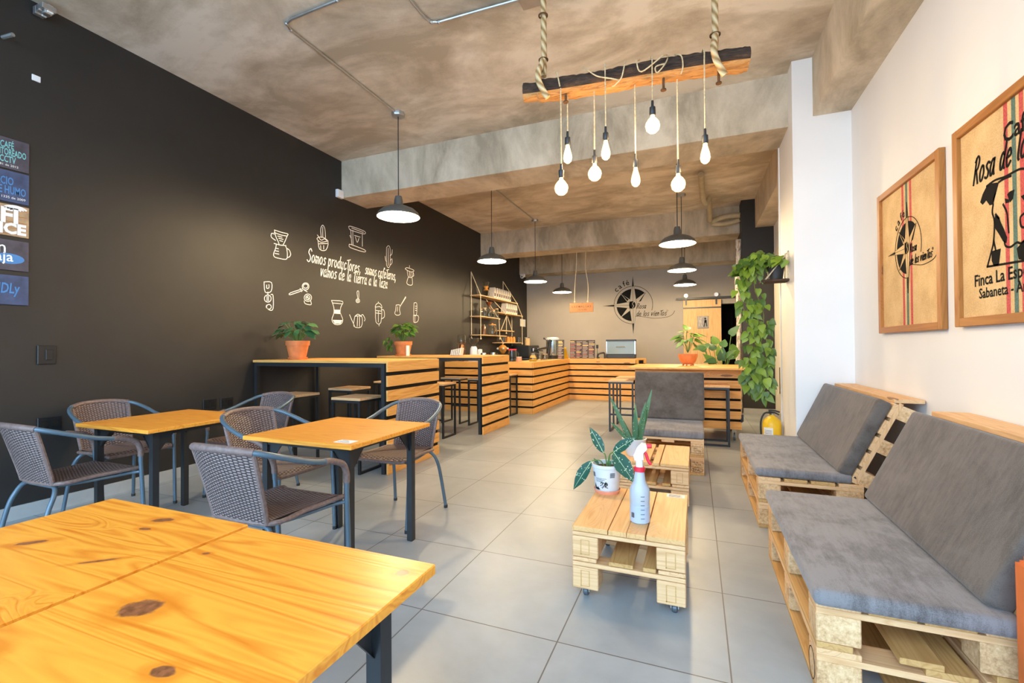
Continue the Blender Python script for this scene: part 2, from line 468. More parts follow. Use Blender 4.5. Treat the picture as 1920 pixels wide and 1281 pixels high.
        if len(G) == 2:
            a, b = G
            for i in range(nu):
                s._f([a[i + 1][0], a[i][0], b[i][0], b[i + 1][0]]); s._f([a[i][nv], a[i + 1][nv], b[i + 1][nv], b[i][nv]])
            for j in range(nv):
                s._f([a[0][j], a[0][j + 1], b[0][j + 1], b[0][j]]); s._f([a[nu][j + 1], a[nu][j], b[nu][j], b[nu][j + 1]])
        s.smooth = old; return s
    def poly(s, pts, pl, h0=0.0, h1=.002):
        """Filled outline on a drawing plane, slightly raised."""
        a = [s.bm.verts.new(pl(x, y, h1)) for x, y in pts]; b = [s.bm.verts.new(pl(x, y, h0)) for x, y in pts]
        f = s._f(a)
        if f and len(pts) > 4: bmesh.ops.triangulate(s.bm, faces=[f])
        n = len(pts)
        for i in range(n): s._f([a[i], b[i], b[(i + 1) % n], a[(i + 1) % n]])
        return s
    def ribbon(s, pts, w, pl, h0=0.0, h1=.002, taper=False):
        P = [Vector((x, y)) for x, y in pts]; N = len(P)
        if N < 2: return s
        rows = []
        for i in range(N):
            d = P[min(i + 1, N - 1)] - P[max(i - 1, 0)]
            if d.length < 1e-9: d = Vector((1, 0))
            d.normalize(); nn = Vector((-d.y, d.x))
            k = w / 2 * (1.0 if not taper else max(.25, math.sin(PI * (i + .5) / N) ** .5))
            e = d * (-w * .4 if i == 0 else (w * .4 if i == N - 1 else 0))
            q = P[i] + e
            rows.append([q + nn * k, q - nn * k])
        T = [[s.bm.verts.new(pl(v.x, v.y, h1)) for v in r] for r in rows]; B = [[s.bm.verts.new(pl(v.x, v.y, h0)) for v in r] for r in rows]
        for i in range(N - 1):
            s._f([T[i][0], T[i][1], T[i + 1][1], T[i + 1][0]])
            s._f([T[i][0], T[i + 1][0], B[i + 1][0], B[i][0]]); s._f([T[i + 1][1], T[i][1], B[i][1], B[i + 1][1]])
        for i in (0, N - 1): s._f([T[i][0], T[i][1], B[i][1], B[i][0]])
        return s
    def text(s, body, size, x, y, pl, h=.002, align='LEFT', shear=0.0, sx=1.0, bold=0.0, rot=0.0):
        cu = bpy.data.curves.new('lettering', 'FONT'); cu.body = body; cu.size = size; cu.align_x = align
        cu.shear = shear; cu.resolution_u = 2; cu.offset = bold
        ob = bpy.data.objects.new('lettering', cu); me = bpy.data.meshes.new_from_object(ob)
        ca, sa = math.cos(rot), math.sin(rot)
        vs = [s.bm.verts.new(pl(x + v.co.x * sx * ca - v.co.y * sa, y + v.co.x * sx * sa + v.co.y * ca, h)) for v in me.vertices]
        for p in me.polygons: s._f([vs[i] for i in p.vertices])
        bpy.data.objects.remove(ob); bpy.data.curves.remove(cu); bpy.data.meshes.remove(me)
        return s
    def leaf(s, p, d, up, L, w, kind='heart', bend=.25):
        d = Vector(d).normalized(); up = Vector(up); sd = d.cross(up)
        if sd.length < 1e-4: sd = d.orthogonal()
        sd.normalize(); nn = sd.cross(d).normalized(); p = Vector(p)
        if kind == 'heart': prof = [(-.08, .0), (-.10, .30), (.08, .50), (.35, .47), (.65, .28), (.88, .09), (1.0, .0)]
        elif kind == 'lance': prof = [(0, .02), (.08, .22), (.25, .42), (.48, .48), (.72, .33), (.90, .12), (1.0, .0)]
        else: prof = [(0, .5), (.2, .48), (.45, .46), (.7, .38), (.88, .2), (.96, .1), (1.0, .02)]
        rows = []
        for t_, k in prof:
            dz = -bend * L * max(t_, 0) ** 2
            c = p + d * (t_ * L if t_ > 0 or kind != 'heart' else t_ * L) + nn * dz
            if t_ < 0: cm = p + nn * 0
            else: cm = c
            rows.append((c + sd * k * w + nn * k * w * .22, cm, c - sd * k * w + nn * k * w * .22))
        V = [[s.bm.verts.new(q) for q in r] for r in rows]
        old = s.smooth; s.smooth = True
        for a, b in zip(V, V[1:]):
            s._f([a[0], b[0], b[1], a[1]]); s._f([a[1], b[1], b[2], a[2]])
        s.smooth = old
        bmesh.ops.remove_doubles(s.bm, verts=[q for r in V for q in r], dist=1e-6)
        return s
    def build(s, name, parent=None, loc=None, rot=None, sharp=40):
        me = bpy.data.meshes.new(name)
        bmesh.ops.recalc_face_normals(s.bm, faces=s.bm.faces[:]) if not getattr(s, 'raw', False) else None
        s.bm.to_mesh(me); s.bm.free()
        for m in s.mats: me.materials.append(MATS[m])
        if any(p.use_smooth for p in me.polygons): me.set_sharp_from_angle(angle=math.radians(sharp))
        o = bpy.data.objects.new(name, me); COL.objects.link(o)
        if loc: o.location = loc
        if rot: o.rotation_euler = rot
        if parent: o.parent = parent
        return o

def thing(name, label, cat, loc=(0, 0, 0), rz=0.0, group=None):
    o = bpy.data.objects.new(name, None); COL.objects.link(o); o.empty_display_size = .05
    o.location = loc; o.rotation_euler = (0, 0, rz)
    return tag(o, label, cat, group)
def tag(o, label, cat, group=None, kind=None):
    if label: o['label'] = label
    if cat: o['category'] = cat
    if group: o['group'] = group
    if kind: o['kind'] = kind
    return o
def part_label(o, label): o['label'] = label; return o
def struct(o): o['kind'] = 'structure'; return o
def dup(root, loc, rz, label, group=None):
    r = root.copy(); COL.objects.link(r); r.location = loc; r.rotation_euler = (0, 0, rz); r['label'] = label
    if group: r['group'] = group
    for ch in list(root.children):
        c = ch.copy(); COL.objects.link(c); c.parent = r
        for g in list(ch.children):
            k = g.copy(); COL.objects.link(k); k.parent = c
    return r
def plane(o, xd, yd):
    o = Vector(o); xd = Vector(xd).normalized(); yd = Vector(yd).normalized(); nd = xd.cross(yd)
    return lambda x, y, h=0.0: o + xd * x + yd * y + nd * h
def spline(pts, n=5, closed=False):
    P = [Vector(p) for p in pts]; N = len(P); out = []
    if N < 3: return P
    for i in range(N if closed else N - 1):
        g = (lambda k: P[k % N]) if closed else (lambda k: P[min(max(k, 0), N - 1)])
        p0, p1, p2, p3 = g(i - 1), g(i), g(i + 1), g(i + 2)
        for j in range(n):
            t_ = j / n
            out.append(.5 * ((2 * p1) + (p2 - p0) * t_ + (2 * p0 - 5 * p1 + 4 * p2 - p3) * t_ ** 2 + (3 * p1 - p0 - 3 * p2 + p3) * t_ ** 3))
    if not closed: out.append(P[-1])
    return out
def sp2(pts, n=4): return [(v.x, v.y) for v in spline([(x, y, 0) for x, y in pts], n)]

GLYPH = {  # single-stroke hand lettering: advance, strokes (tenths of x-height)
 'a': (10, '7 9 4 10 1 8 0 4 2 0 5 1 7 5|7 10 7 3 9 0'), 'c': (9, '7 9 4 10 1 8 0 4 2 0 5 0 8 2'),
 'd': (10, '7 8 4 10 1 8 0 4 2 0 5 1 7 5|8 17 7 3 9 0'), 'e': (9, '0 5 7 6 6 9 4 10 1 8 0 4 2 0 5 0 8 2'),
 'é': (9, '0 5 7 6 6 9 4 10 1 8 0 4 2 0 5 0 8 2|3 13 6 16'), 'f': (8, '9 15 6 17 4 14 3 8 3 -2|0 10 8 10'),
 'i': (5, '2 10 2 2 4 0|2 13 3 14'), 'l': (5, '2 17 2 3 4 0'), 'm': (13, '0 10 0 5 0 0|0 6 2 9 4 9 5 6 5 0|5 6 7 9 9 9 10 6 11 0'),
 'n': (10, '0 10 0 5 0 0|0 6 3 9 5 9 6 6 7 0'), 'o': (10, '6 9 3 10 0 7 0 3 3 0 6 1 8 5 6 9'), 'p': (10, '0 10 1 -7|1 7 4 10 7 8 7 3 4 0 1 2'),
 'r': (8, '0 10 1 0|1 6 3 9 7 10'), 's': (8, '7 9 4 10 1 8 3 6 6 4 6 1 3 0 0 1'), 'S': (12, '10 15 6 18 2 16 1 12 6 9 9 5 7 1 3 0 -1 2'),
 't': (8, '4 15 4 3 7 0|-2 14 10 16'), 'u': (11, '0 10 0 3 2 0 5 1 7 5|7 10 7 2 9 0'), 'v': (9, '0 10 3 0 7 10'),
 'z': (9, '0 10 7 10 0 0 8 0'), ',': (5, '2 1 0 -4'), 'R': (12, '2 17 1 0|0 15 5 18 9 15 7 10 2 9|4 9 10 0'), ' ': (6, ''), '.': (4, '1 0 2 0')}
def hand(mb, body, x, y, xh, pl, w, slant=.12, fit=None, h=.002):
    k = xh / 10.0; tot = sum(GLYPH[c][0] for c in body) + 2.2 * len(body)
    kx = k if fit is None else fit / tot
    cx = 0
    for c in body:
        adv, st = GLYPH[c]
        for q in st.split('|'):
            v = [float(a) for a in q.split()]
            pts = [(x + (cx + v[i]) * kx + v[i + 1] * k * slant, y + v[i + 1] * k) for i in range(0, len(v) - 1, 2)]
            if len(pts) > 1: mb.ribbon(sp2(pts, 3), w, pl, 0, h)
        cx += adv + 2.2
    return mb
rnd = random.Random(7)
# traced outlines (wall coordinates, metres)
DOODLES = {
    'pour_over': [(0, [(4.022, 2.662), (4.122, 2.657), (4.216, 2.658), (4.205, 2.631), (4.176, 2.563), (4.145, 2.508)]), (0, [(4.022, 2.662), (4.039, 2.594), (4.077, 2.529), (4.087, 2.501)]), (0, [(4.019, 2.631), (4.115, 2.623), (4.208, 2.630)]), (0, [(4.019, 2.613), (3.983, 2.613), (3.978, 2.568), (4.036, 2.541)]), (0, [(4.069, 2.600), (4.130, 2.600)]), (0, [(4.084, 2.577), (4.145, 2.576)]), (0, [(4.096, 2.551), (4.138, 2.550)]), (0, [(4.017, 2.500), (4.099, 2.498), (4.189, 2.509)]), (0, [(4.048, 2.498), (4.039, 2.448), (4.011, 2.379), (4.020, 2.341), (4.084, 2.334), (4.189, 2.340), (4.208, 2.390), (4.200, 2.467), (4.178, 2.507)]), (0, [(4.195, 2.479), (4.239, 2.461), (4.258, 2.412), (4.236, 2.377), (4.211, 2.367)]), (0, [(4.039, 2.448), (4.077, 2.448)]), (0, [(4.032, 2.415), (4.081, 2.417)]), (0, [(4.029, 2.383), (4.084, 2.384)])],
    'moss_pot': [(0, [(4.702, 2.685), (4.757, 2.668), (4.883, 2.702), (4.844, 2.582), (4.731, 2.570), (4.702, 2.685)]), (0, [(4.702, 2.685), (4.685, 2.702), (4.720, 2.730), (4.805, 2.742), (4.883, 2.713)]), (0, [(4.761, 2.733), (4.750, 2.844), (4.786, 2.907), (4.826, 2.862), (4.837, 2.747)]), (0, [(4.786, 2.878), (4.788, 2.739)]), (0, [(4.693, 2.753), (4.731, 2.718)]), (0, [(4.720, 2.639), (4.872, 2.676)]), (0, [(4.729, 2.712), (4.767, 2.698), (4.814, 2.727), (4.862, 2.714)]), (0, [(4.748, 2.623), (4.753, 2.578)]), (0, [(4.804, 2.635), (4.804, 2.585)])],
    'espresso_machine': [(0, [(5.284, 3.008), (5.350, 3.024), (5.627, 3.019), (5.617, 2.975), (5.372, 2.966), (5.306, 2.972), (5.284, 3.008)]), (0, [(5.328, 2.977), (5.349, 2.765)]), (0, [(5.579, 2.966), (5.580, 2.781)]), (0, [(5.294, 2.742), (5.327, 2.708), (5.616, 2.701), (5.628, 2.736), (5.331, 2.756), (5.294, 2.742)]), (0, [(5.408, 2.906), (5.532, 2.908)]), (0, [(5.428, 2.887), (5.466, 2.815), (5.504, 2.883)]), (0, [(5.310, 2.884), (5.340, 2.844)]), (0, [(5.372, 2.975), (5.376, 2.758)]), (0, [(5.350, 3.001), (5.603, 2.994)])],
    'milk_frother': [(0, [(6.165, 2.876), (6.163, 2.592), (6.250, 2.588), (6.257, 2.875), (6.209, 2.915), (6.165, 2.876)]), (0, [(6.209, 2.876), (6.208, 2.589)]), (0, [(6.256, 2.760), (6.304, 2.797), (6.316, 2.871)]), (0, [(6.256, 2.673), (6.307, 2.720), (6.306, 2.650), (6.264, 2.608)]), (0, [(6.126, 2.726), (6.139, 2.663), (6.167, 2.651)])],
    'moka_pot': [(0, [(6.678, 2.610), (6.741, 2.640), (6.948, 2.623), (6.869, 2.583), (6.741, 2.592), (6.678, 2.610)]), (0, [(6.741, 2.584), (6.772, 2.487), (6.885, 2.492), (6.915, 2.582)]), (0, [(6.772, 2.478), (6.724, 2.370), (6.803, 2.343), (6.897, 2.369), (6.885, 2.492)]), (0, [(6.805, 2.648), (6.808, 2.686)]), (0, [(6.921, 2.583), (6.941, 2.530), (6.888, 2.503)]), (0, [(6.804, 2.575), (6.817, 2.497)]), (0, [(6.856, 2.578), (6.849, 2.494)])],
    'siphon': [(0, [(3.880, 2.022), (3.980, 2.028), (3.974, 1.922), (3.894, 1.906), (3.880, 2.022)]), (0, [(3.915, 1.990), (3.915, 1.952), (3.945, 1.961), (3.945, 1.998)]), (0, [(3.931, 1.910), (3.931, 1.877)]), (0, [(3.975, 1.837), (3.971, 1.818), (3.958, 1.802), (3.939, 1.792), (3.919, 1.791), (3.901, 1.797), (3.888, 1.810), (3.884, 1.828), (3.888, 1.847), (3.901, 1.863), (3.919, 1.873), (3.940, 1.875), (3.958, 1.868), (3.971, 1.855), (3.975, 1.837)]), (0, [(3.919, 1.860), (3.919, 1.804)]), (0, [(3.939, 1.862), (3.939, 1.806)]), (0, [(3.974, 1.884), (4.002, 1.875), (4.003, 1.726), (3.965, 1.696), (3.908, 1.727), (3.916, 1.755)]), (0, [(3.977, 1.739), (3.974, 1.727), (3.965, 1.717), (3.952, 1.711), (3.938, 1.710), (3.925, 1.714), (3.917, 1.723), (3.913, 1.735), (3.917, 1.747), (3.925, 1.757), (3.938, 1.763), (3.952, 1.764), (3.965, 1.760), (3.974, 1.751), (3.977, 1.739)])],
    'portafilter': [(0, [(4.548, 2.049), (4.542, 2.028), (4.526, 2.010), (4.504, 1.999), (4.480, 1.996), (4.458, 2.002), (4.443, 2.017), (4.437, 2.036), (4.443, 2.057), (4.458, 2.074), (4.480, 2.086), (4.504, 2.089), (4.527, 2.083), (4.542, 2.069), (4.548, 2.049)]), (0, [(4.530, 2.051), (4.526, 2.039), (4.516, 2.028), (4.500, 2.021), (4.483, 2.019), (4.468, 2.023), (4.458, 2.031), (4.454, 2.042), (4.458, 2.054), (4.468, 2.065), (4.484, 2.072), (4.500, 2.074), (4.516, 2.071), (4.526, 2.063), (4.530, 2.051)]), (0, [(4.444, 2.006), (4.254, 1.934), (4.254, 1.911), (4.444, 1.985)]), (0, [(4.402, 2.006), (4.429, 1.969)]), (0, [(4.469, 1.992), (4.518, 1.975)])],
    'grinder': [(0, [(4.591, 1.906), (4.585, 1.885), (4.568, 1.866), (4.543, 1.855), (4.516, 1.853), (4.492, 1.860), (4.475, 1.875), (4.469, 1.895), (4.475, 1.916), (4.492, 1.934), (4.516, 1.946), (4.543, 1.949), (4.568, 1.942), (4.585, 1.927), (4.591, 1.906)]), (0, [(4.565, 1.904), (4.561, 1.892), (4.552, 1.881), (4.537, 1.875), (4.522, 1.873), (4.508, 1.877), (4.498, 1.886), (4.495, 1.897), (4.499, 1.909), (4.508, 1.920), (4.522, 1.926), (4.538, 1.928), (4.552, 1.924), (4.561, 1.915), (4.565, 1.904)]), (0, [(4.469, 1.854), (4.486, 1.820), (4.582, 1.814), (4.577, 1.861)]), (0, [(4.495, 1.904), (4.565, 1.897)]), (0, [(4.521, 1.924), (4.538, 1.874)])],
    'drip_carafe': [(0, [(4.944, 1.903), (5.162, 1.907), (5.122, 1.823), (5.120, 1.733), (5.163, 1.646), (5.121, 1.584), (5.007, 1.576), (4.951, 1.635), (4.987, 1.725), (4.987, 1.813), (4.944, 1.903)]), (0, [(4.963, 1.869), (5.141, 1.873)]), (1, [(4.993, 1.779), (5.122, 1.786), (5.122, 1.726), (4.987, 1.725)]), (1, [(4.965, 1.636), (5.155, 1.641), (5.113, 1.589), (5.007, 1.585)])],
    'kettle': [(0, [(5.412, 1.712), (5.389, 1.564), (5.549, 1.561), (5.564, 1.713), (5.412, 1.712)]), (0, [(5.423, 1.719), (5.480, 1.747), (5.550, 1.720)]), (0, [(5.402, 1.571), (5.345, 1.655), (5.301, 1.727)]), (0, [(5.550, 1.729), (5.585, 1.747), (5.635, 1.686), (5.621, 1.653)]), (0, [(5.471, 1.709), (5.461, 1.564)]), (0, [(5.513, 1.711), (5.510, 1.566)])],
    'spoon': [(0, [(5.518, 1.950), (5.514, 1.937), (5.503, 1.927), (5.486, 1.920), (5.467, 1.918), (5.451, 1.922), (5.440, 1.931), (5.436, 1.943), (5.440, 1.955), (5.451, 1.966), (5.468, 1.973), (5.486, 1.975), (5.503, 1.971), (5.514, 1.962), (5.518, 1.950)]), (0, [(5.477, 1.975), (5.459, 2.075), (5.496, 2.088), (5.495, 1.978)]), (0, [(5.495, 1.948), (5.493, 1.942), (5.488, 1.938), (5.481, 1.935), (5.473, 1.934), (5.465, 1.936), (5.460, 1.939), (5.458, 1.945), (5.460, 1.950), (5.465, 1.955), (5.473, 1.958), (5.481, 1.959), (5.488, 1.957), (5.493, 1.953), (5.495, 1.948)])],
    'french_press': [(0, [(5.881, 1.882), (5.893, 1.650), (6.010, 1.646), (6.027, 1.883), (5.881, 1.882)]), (0, [(5.874, 1.881), (5.894, 1.924), (5.959, 1.955), (6.025, 1.927), (6.041, 1.884)]), (0, [(5.951, 1.954), (5.951, 1.974)]), (0, [(6.027, 1.853), (6.091, 1.847), (6.102, 1.745), (6.026, 1.707)]), (0, [(5.894, 1.830), (6.019, 1.830)]), (0, [(5.951, 1.820), (5.950, 1.653)]), (0, [(5.894, 1.791), (6.013, 1.791)]), (0, [(5.965, 1.612), (5.965, 1.590)])],
    'cezve': [(0, [(6.415, 1.959), (6.400, 1.869), (6.379, 1.814), (6.443, 1.790), (6.532, 1.814), (6.509, 1.886), (6.521, 1.967), (6.415, 1.959)]), (0, [(6.518, 1.938), (6.688, 2.127)]), (0, [(6.533, 1.950), (6.697, 2.114)]), (0, [(6.459, 1.934), (6.443, 1.854)])],
    'press_tube': [(0, [(6.944, 2.039), (7.031, 2.037), (7.019, 1.837), (6.936, 1.832), (6.944, 2.039)]), (0, [(6.926, 1.820), (7.076, 1.817), (7.079, 1.745), (7.028, 1.702), (6.931, 1.700), (6.926, 1.820)]), (0, [(6.983, 1.986), (7.017, 1.987)]), (0, [(6.983, 1.948), (7.016, 1.949)]), (0, [(6.983, 1.910), (7.016, 1.911)]), (0, [(6.969, 1.805), (6.968, 1.705)])],
}
DOG_FILL = [[(2.941, 1.944), (2.920, 1.976), (2.886, 2.005), (2.845, 2.006), (2.792, 1.993), (2.800, 1.977), (2.820, 1.955), (2.837, 1.927), (2.837, 1.904), (2.864, 1.907), (2.891, 1.939), (2.921, 1.926)], [(2.823, 1.848), (2.796, 1.835), (2.782, 1.805), (2.761, 1.771), (2.738, 1.727), (2.744, 1.701), (2.767, 1.715), (2.799, 1.758), (2.825, 1.788), (2.830, 1.822)], [(2.712, 1.926), (2.682, 1.925), (2.691, 1.889), (2.713, 1.877), (2.732, 1.919)], [(2.750, 1.906), (2.721, 1.893), (2.719, 1.879), (2.742, 1.881)], [(2.855, 1.686), (2.786, 1.686), (2.803, 1.611), (2.841, 1.614), (2.856, 1.643)], [(2.673, 1.664), (2.614, 1.695), (2.617, 1.602), (2.661, 1.614)], [(2.640, 1.882), (2.609, 1.885), (2.610, 1.847)]]
DOG_LINE = [[(2.886, 2.005), (2.822, 2.012), (2.747, 2.003), (2.690, 2.003), (2.643, 2.001), (2.606, 1.989)], [(2.792, 1.993), (2.759, 1.996), (2.704, 1.992)], [(2.837, 1.904), (2.845, 1.868), (2.830, 1.822), (2.838, 1.734), (2.855, 1.691), (2.892, 1.619)], [(2.838, 1.734), (2.824, 1.685)], [(2.892, 1.619), (2.617, 1.602)], [(2.762, 1.882), (2.737, 1.839), (2.731, 1.793), (2.726, 1.746)], [(2.758, 1.713), (2.749, 1.690), (2.714, 1.679), (2.672, 1.690), (2.646, 1.681), (2.614, 1.691)], [(2.611, 1.805), (2.645, 1.793), (2.641, 1.753), (2.613, 1.742)], [(2.796, 1.827), (2.819, 1.852)]]
# ------------------------------------------------------------------ the room
XL, XR, ZC, YB, YF = -4.66, 1.32, 3.906, 12.85, -1.5
def slab(name, mat, a, b):
    return struct(MB(mat).box(a, b).build(name))
slab('floor', 'floor_tile', (XL - .2, YF, -.12), (XR + .2, YB + 1.6, 0))
slab('ceiling', 'ceiling_concrete', (XL - .2, YF, ZC), (XR + .2, YB + .2, ZC + .2))
slab('wall_left', 'black_wall', (XL - .2, YF, 0), (XL, YB + .2, ZC))
slab('wall_right', 'white_wall', (XR, YF, 0), (XR + .2, 9.35, ZC))
# back wall with the doorway the barn door runs in front of
mb = MB('grey_wall')
mb.box((XL, YB, 0), (.60, YB + .2, ZC)); mb.box((.98, YB, 0), (XR + .2, YB + .2, ZC)); mb.box((.60, YB, 2.31), (.98, YB + .2, ZC))
struct(mb.build('wall_back'))
slab('wall_passage', 'dark_void', (.3, YB + 1.5, 0), (1.3, YB + 1.6, 2.6))
mb = MB('dark_void'); mb.box((.50, YB + .2, 0), (.60, YB + 1.5, 2.4)); mb.box((.98, YB + .2, 0), (1.08, YB + 1.5, 2.4)); mb.box((.50, YB + .2, 2.31), (1.08, YB + 1.5, 2.45))
struct(mb.build('wall_doorway'))
slab('wall_black', 'black_wall', (.80, 9.35, 0), (XR + .2, 10.4, ZC))
slab('wall_passage_right', 'grey_wall', (1.25, 10.4, 0), (XR + .2, YB, ZC))
slab('wall_pillar', 'white_wall', (.86, 4.944, 0), (XR, 5.68, ZC))
slab('trim_pillar_edge', 'white_wall', (.85, 5.66, 0), (.862, 5.70, 3.38))
for nm, a, b in (('trim_beam_cross', (XL, 5.145, 3.38), (.86, 5.687, ZC)), ('trim_beam_middle', (XL, 9.70, 3.38), (.80, 10.25, ZC)),
                 ('trim_beam_back', (XL, 12.25, 3.30), (XR, YB, ZC)), ('trim_beam_right', (1.025, YF, 3.356), (XR, 4.944, ZC)),
                 ('trim_beam_side', (1.025, 5.68, 3.38), (XR, 9.35, ZC))):
    slab(nm, 'beam_concrete', a, b)
slab('baseboard_left', 'skirting_tile', (XL, YF, 0), (XL + .012, 8.0, .10))
slab('baseboard_back', 'skirting_tile', (.80, 9.335, 0), (XR, 9.35, .10))
slab('baseboard_right', 'skirting_tile', (XR - .012, 5.70, 0), (XR, 9.335, .10))
slab('unseen_pavement', 'unseen_pavement', (-14, -16, -.14), (12, YF, -.02))  # unseen ground outside, added light grey to bounce daylight in
slab('trim_warm_lit_wall', 'warm_lit_wall', (XR - .014, 6.2, .10), (XR - .002, 9.3, 2.9))  # cream light on the right wall, laid on as a coloured sheet
# slot handle in the cream-lit right wall
tag(MB('dark_void').box((XR - .02, 8.79, .43), (XR - .013, 8.83, .87)).build('pull_handle'), 'slim dark slot handle on cream-lit wall behind white pillar', 'handle')

# ------------------------------------------------------------------ cafe tables
def cafe_table(label, cx, cy, wx, wy, mat, h=.75, group=None):
    t = thing('cafe_table', label, 'table', (cx, cy, 0), 0, group)
    MB(mat).rbox((-wx / 2, -wy / 2, h - .024), (wx / 2, wy / 2, h), .0025).build('tabletop', t)
    fx, fy = wx / 2 - .09, wy / 2 - .09
    f = MB('black_metal')
    for sy in (-1, 1): f.box((-fx, sy * fy - .015, h - .056), (fx, sy * fy + .015, h - .024))
    for sx in (-1, 1): f.box((sx * fx - .015, -fy, h - .056), (sx * fx + .015, fy, h - .024))
    f.build('frame', t)
    for sx in (-1, 1):
        for sy in (-1, 1):
            g = MB('black_metal'); x, y = sx * fx, sy * fy
            g.box((x - .019, y - .019, 0.004), (x + .019, y + .019, h - .03))
            # triangular gusset plates along both rails
            pl = plane((x, y + sy * .0, 0), (-sx, 0, 0), (0, 0, 1))
            g.poly([(0, h - .03), (.11, h - .03), (.11, h - .06), (.019, h - .17), (0, h - .17)], pl, -.004, .004)
            pl = plane((x, y, 0), (0, -sy, 0), (0, 0, 1))
            g.poly([(0, h - .03), (.11, h - .03), (.11, h - .06), (.019, h - .17), (0, h - .17)], pl, -.004, .004)
            lg = g.build('leg', t)
            MB('rubber_black').box((x - .017, y - .017, 0), (x + .017, y + .017, .006)).build('foot_pad', lg)
    return t
cafe_table('square orange pine cafe table nearest the camera, left half of the pair pushed together', -1.502, .6075, .636, .655, 'table_pine_left')
cafe_table('square orange pine cafe table nearest the camera, right half with large dark knot', -.864, .595, .606, .65, 'table_pine_right')
cafe_table('square pine cafe table beside the black wall with three wicker chairs', -3.508, 2.156, .771, .748, 'table_pine')
t2 = cafe_table('square pine cafe table in the middle with small white sticker on its corner', -2.022, 2.24, .777, .75, 'table_pine')
mb = MB('paper_white', 'ink_grey'); mb.box((.235, -.335, .7502), (.345, -.265, .7508))
mb.use(1)
for i in range(3): mb.box((.25, -.322 + i * .02, .7508), (.33 - .02 * i, -.316 + i * .02, .7511))
part_label(mb.build('sticker', t2), 'small white sticker')

# ------------------------------------------------------------------ wicker chairs (face +Y, origin under the seat)
def wicker_chair(label):
    t = thing('wicker_armchair', label, 'chair'); K = .88
    half = [(K * x, y, z) for x, y, z in [(.285, .215, .52), (.289, .21, .60), (.290, .185, .655), (.291, .12, .685), (.292, -.02, .715), (.280, -.15, .760), (.235, -.255, .800), (.125, -.315, .82), (0, -.33, .825)]]
    pts = half + [(-x, y, z) for x, y, z in half[-2::-1]]
    MB('slate_tube').tube(spline(pts, 4), .0135, 10).build('arm_rail', t)
    back = spline([(K * x, y, z) for x, y, z in ((.215, -.272, .806), (.125, -.316, .821), (0, -.331, .826), (-.125, -.316, .821), (-.215, -.272, .806))], 4)
    MB('wicker_wrap').tube(back, .0175, 10).build('back_wrap', t)
    for s_ in (1, -1):
        MB('wicker_wrap').tube(spline([(K * s_ * x, y, z) for x, y, z in ((.286, .2135, .555), (.289, .21, .60), (.290, .185, .655), (.291, .12, .685), (.2915, .06, .699))], 4), .0165, 10).build('arm_wrap', t)
    for s_ in (1, -1):
        g = MB('slate_tube', 'rubber_black').tube([(K * s_ * .275, .245, .012), (K * s_ * .280, .23, .30), (K * s_ * .285, .215, .53)], .0125, 10)
        g.use(1).cyl((K * s_ * .275, .2455, 0), .0145, .022, 10); g.build('leg', t)
    for s_ in (1, -1):
        g = MB('slate_tube', 'rubber_black').tube(spline([(s_ * .235, -.285, .012), (s_ * .212, -.235, .30), (s_ * .195, -.195, .41), (s_ * .155, -.175, .452), (s_ * .10, -.175, .456), (0, -.175, .456)], 4), .0125, 10)
        g.use(1).cyl((s_ * .235, -.2855, 0), .0145, .022, 10); g.build('leg', t)
    g = MB('slate_tube')
    for s_ in (1, -1): g.tube(spline([(K * s_ * .17, -.16, .455), (K * s_ * .205, 0, .450), (K * s_ * .235, .17, .450), (K * s_ * .277, .225, .452)], 3), .009, 8)
    g.tube([(-.205, .17, .449), (.205, .17, .449)], .009, 8)
    g.build('seat_frame', t)
    def seat(u, v):
        y = -.180 + .410 * v; w = K * (.195 + .045 * v); x = (u * 2 - 1) * w
        z = .477 + .006 * v - .012 * (1 - (2 * u - 1) ** 2) * math.sin(PI * v) - (.02 * max(0, (v - .9) / .1) ** 2)
        return (x, y, z)
    MB('wicker_weave').sheet(seat, 12, 12, .014).build('seat', t)
    e = MB('wicker_wrap')
    loop = spline([(K * x, y, z) for x, y, z in ((-.198, -.180, .474), (.198, -.180, .474), (.222, 0, .476), (.245, .22, .476), (.20, .235, .464), (0, .238, .462), (-.20, .235, .464), (-.245, .22, .476), (-.222, 0, .476))], 4, True)
    e.tube(loop, .012, 8, closed=True); e.build('seat_edge', t)
    def bk(u, v):
        k = u * 2 - 1
        x = K * k * (.190 + .025 * v); yb = -.188 - .01 * (1 - k * k); yt = -.331 + .058 * k * k
        y = yb + (yt - yb) * v ** 1.1; z = .472 + (.825 - .02 * k * k - .472) * v
        return (x, y, z)
    MB('wicker_weave').sheet(bk, 12, 14, .014).build('backrest', t)
    e = MB('wicker_wrap')
    for k in (0, 1): e.tube([bk(k, j / 10) for j in range(11)], .0115, 8)
    e.tube([bk(i / 8, 0) for i in range(9)], .010, 8)
    e.build('back_edge', t)
    return t
G = 'brown wicker armchairs around the pine tables'
ch = wicker_chair('brown wicker armchair at the left edge of the picture, its back to the camera side')
ch.location = (-3.605, 1.66, 0); ch['group'] = G
dup(ch, (-4.17, 2.20, 0), -PI / 2, 'brown wicker armchair between the black wall and the wall table', G)
dup(ch, (-3.60, 2.87, 0), PI, 'brown wicker armchair on the far side of the wall table, before the wooden stools', G)
dup(ch, (-2.57, 2.25, 0), -PI / 2, 'brown wicker armchair facing right at the left side of the middle table', G)
dup(ch, (-1.93, 1.67, 0), 0, 'brown wicker armchair with its back to the two front tables', G)
dup(ch, (-2.055, 2.85, 0), PI, 'brown wicker armchair facing the camera before the slatted bar end', G)

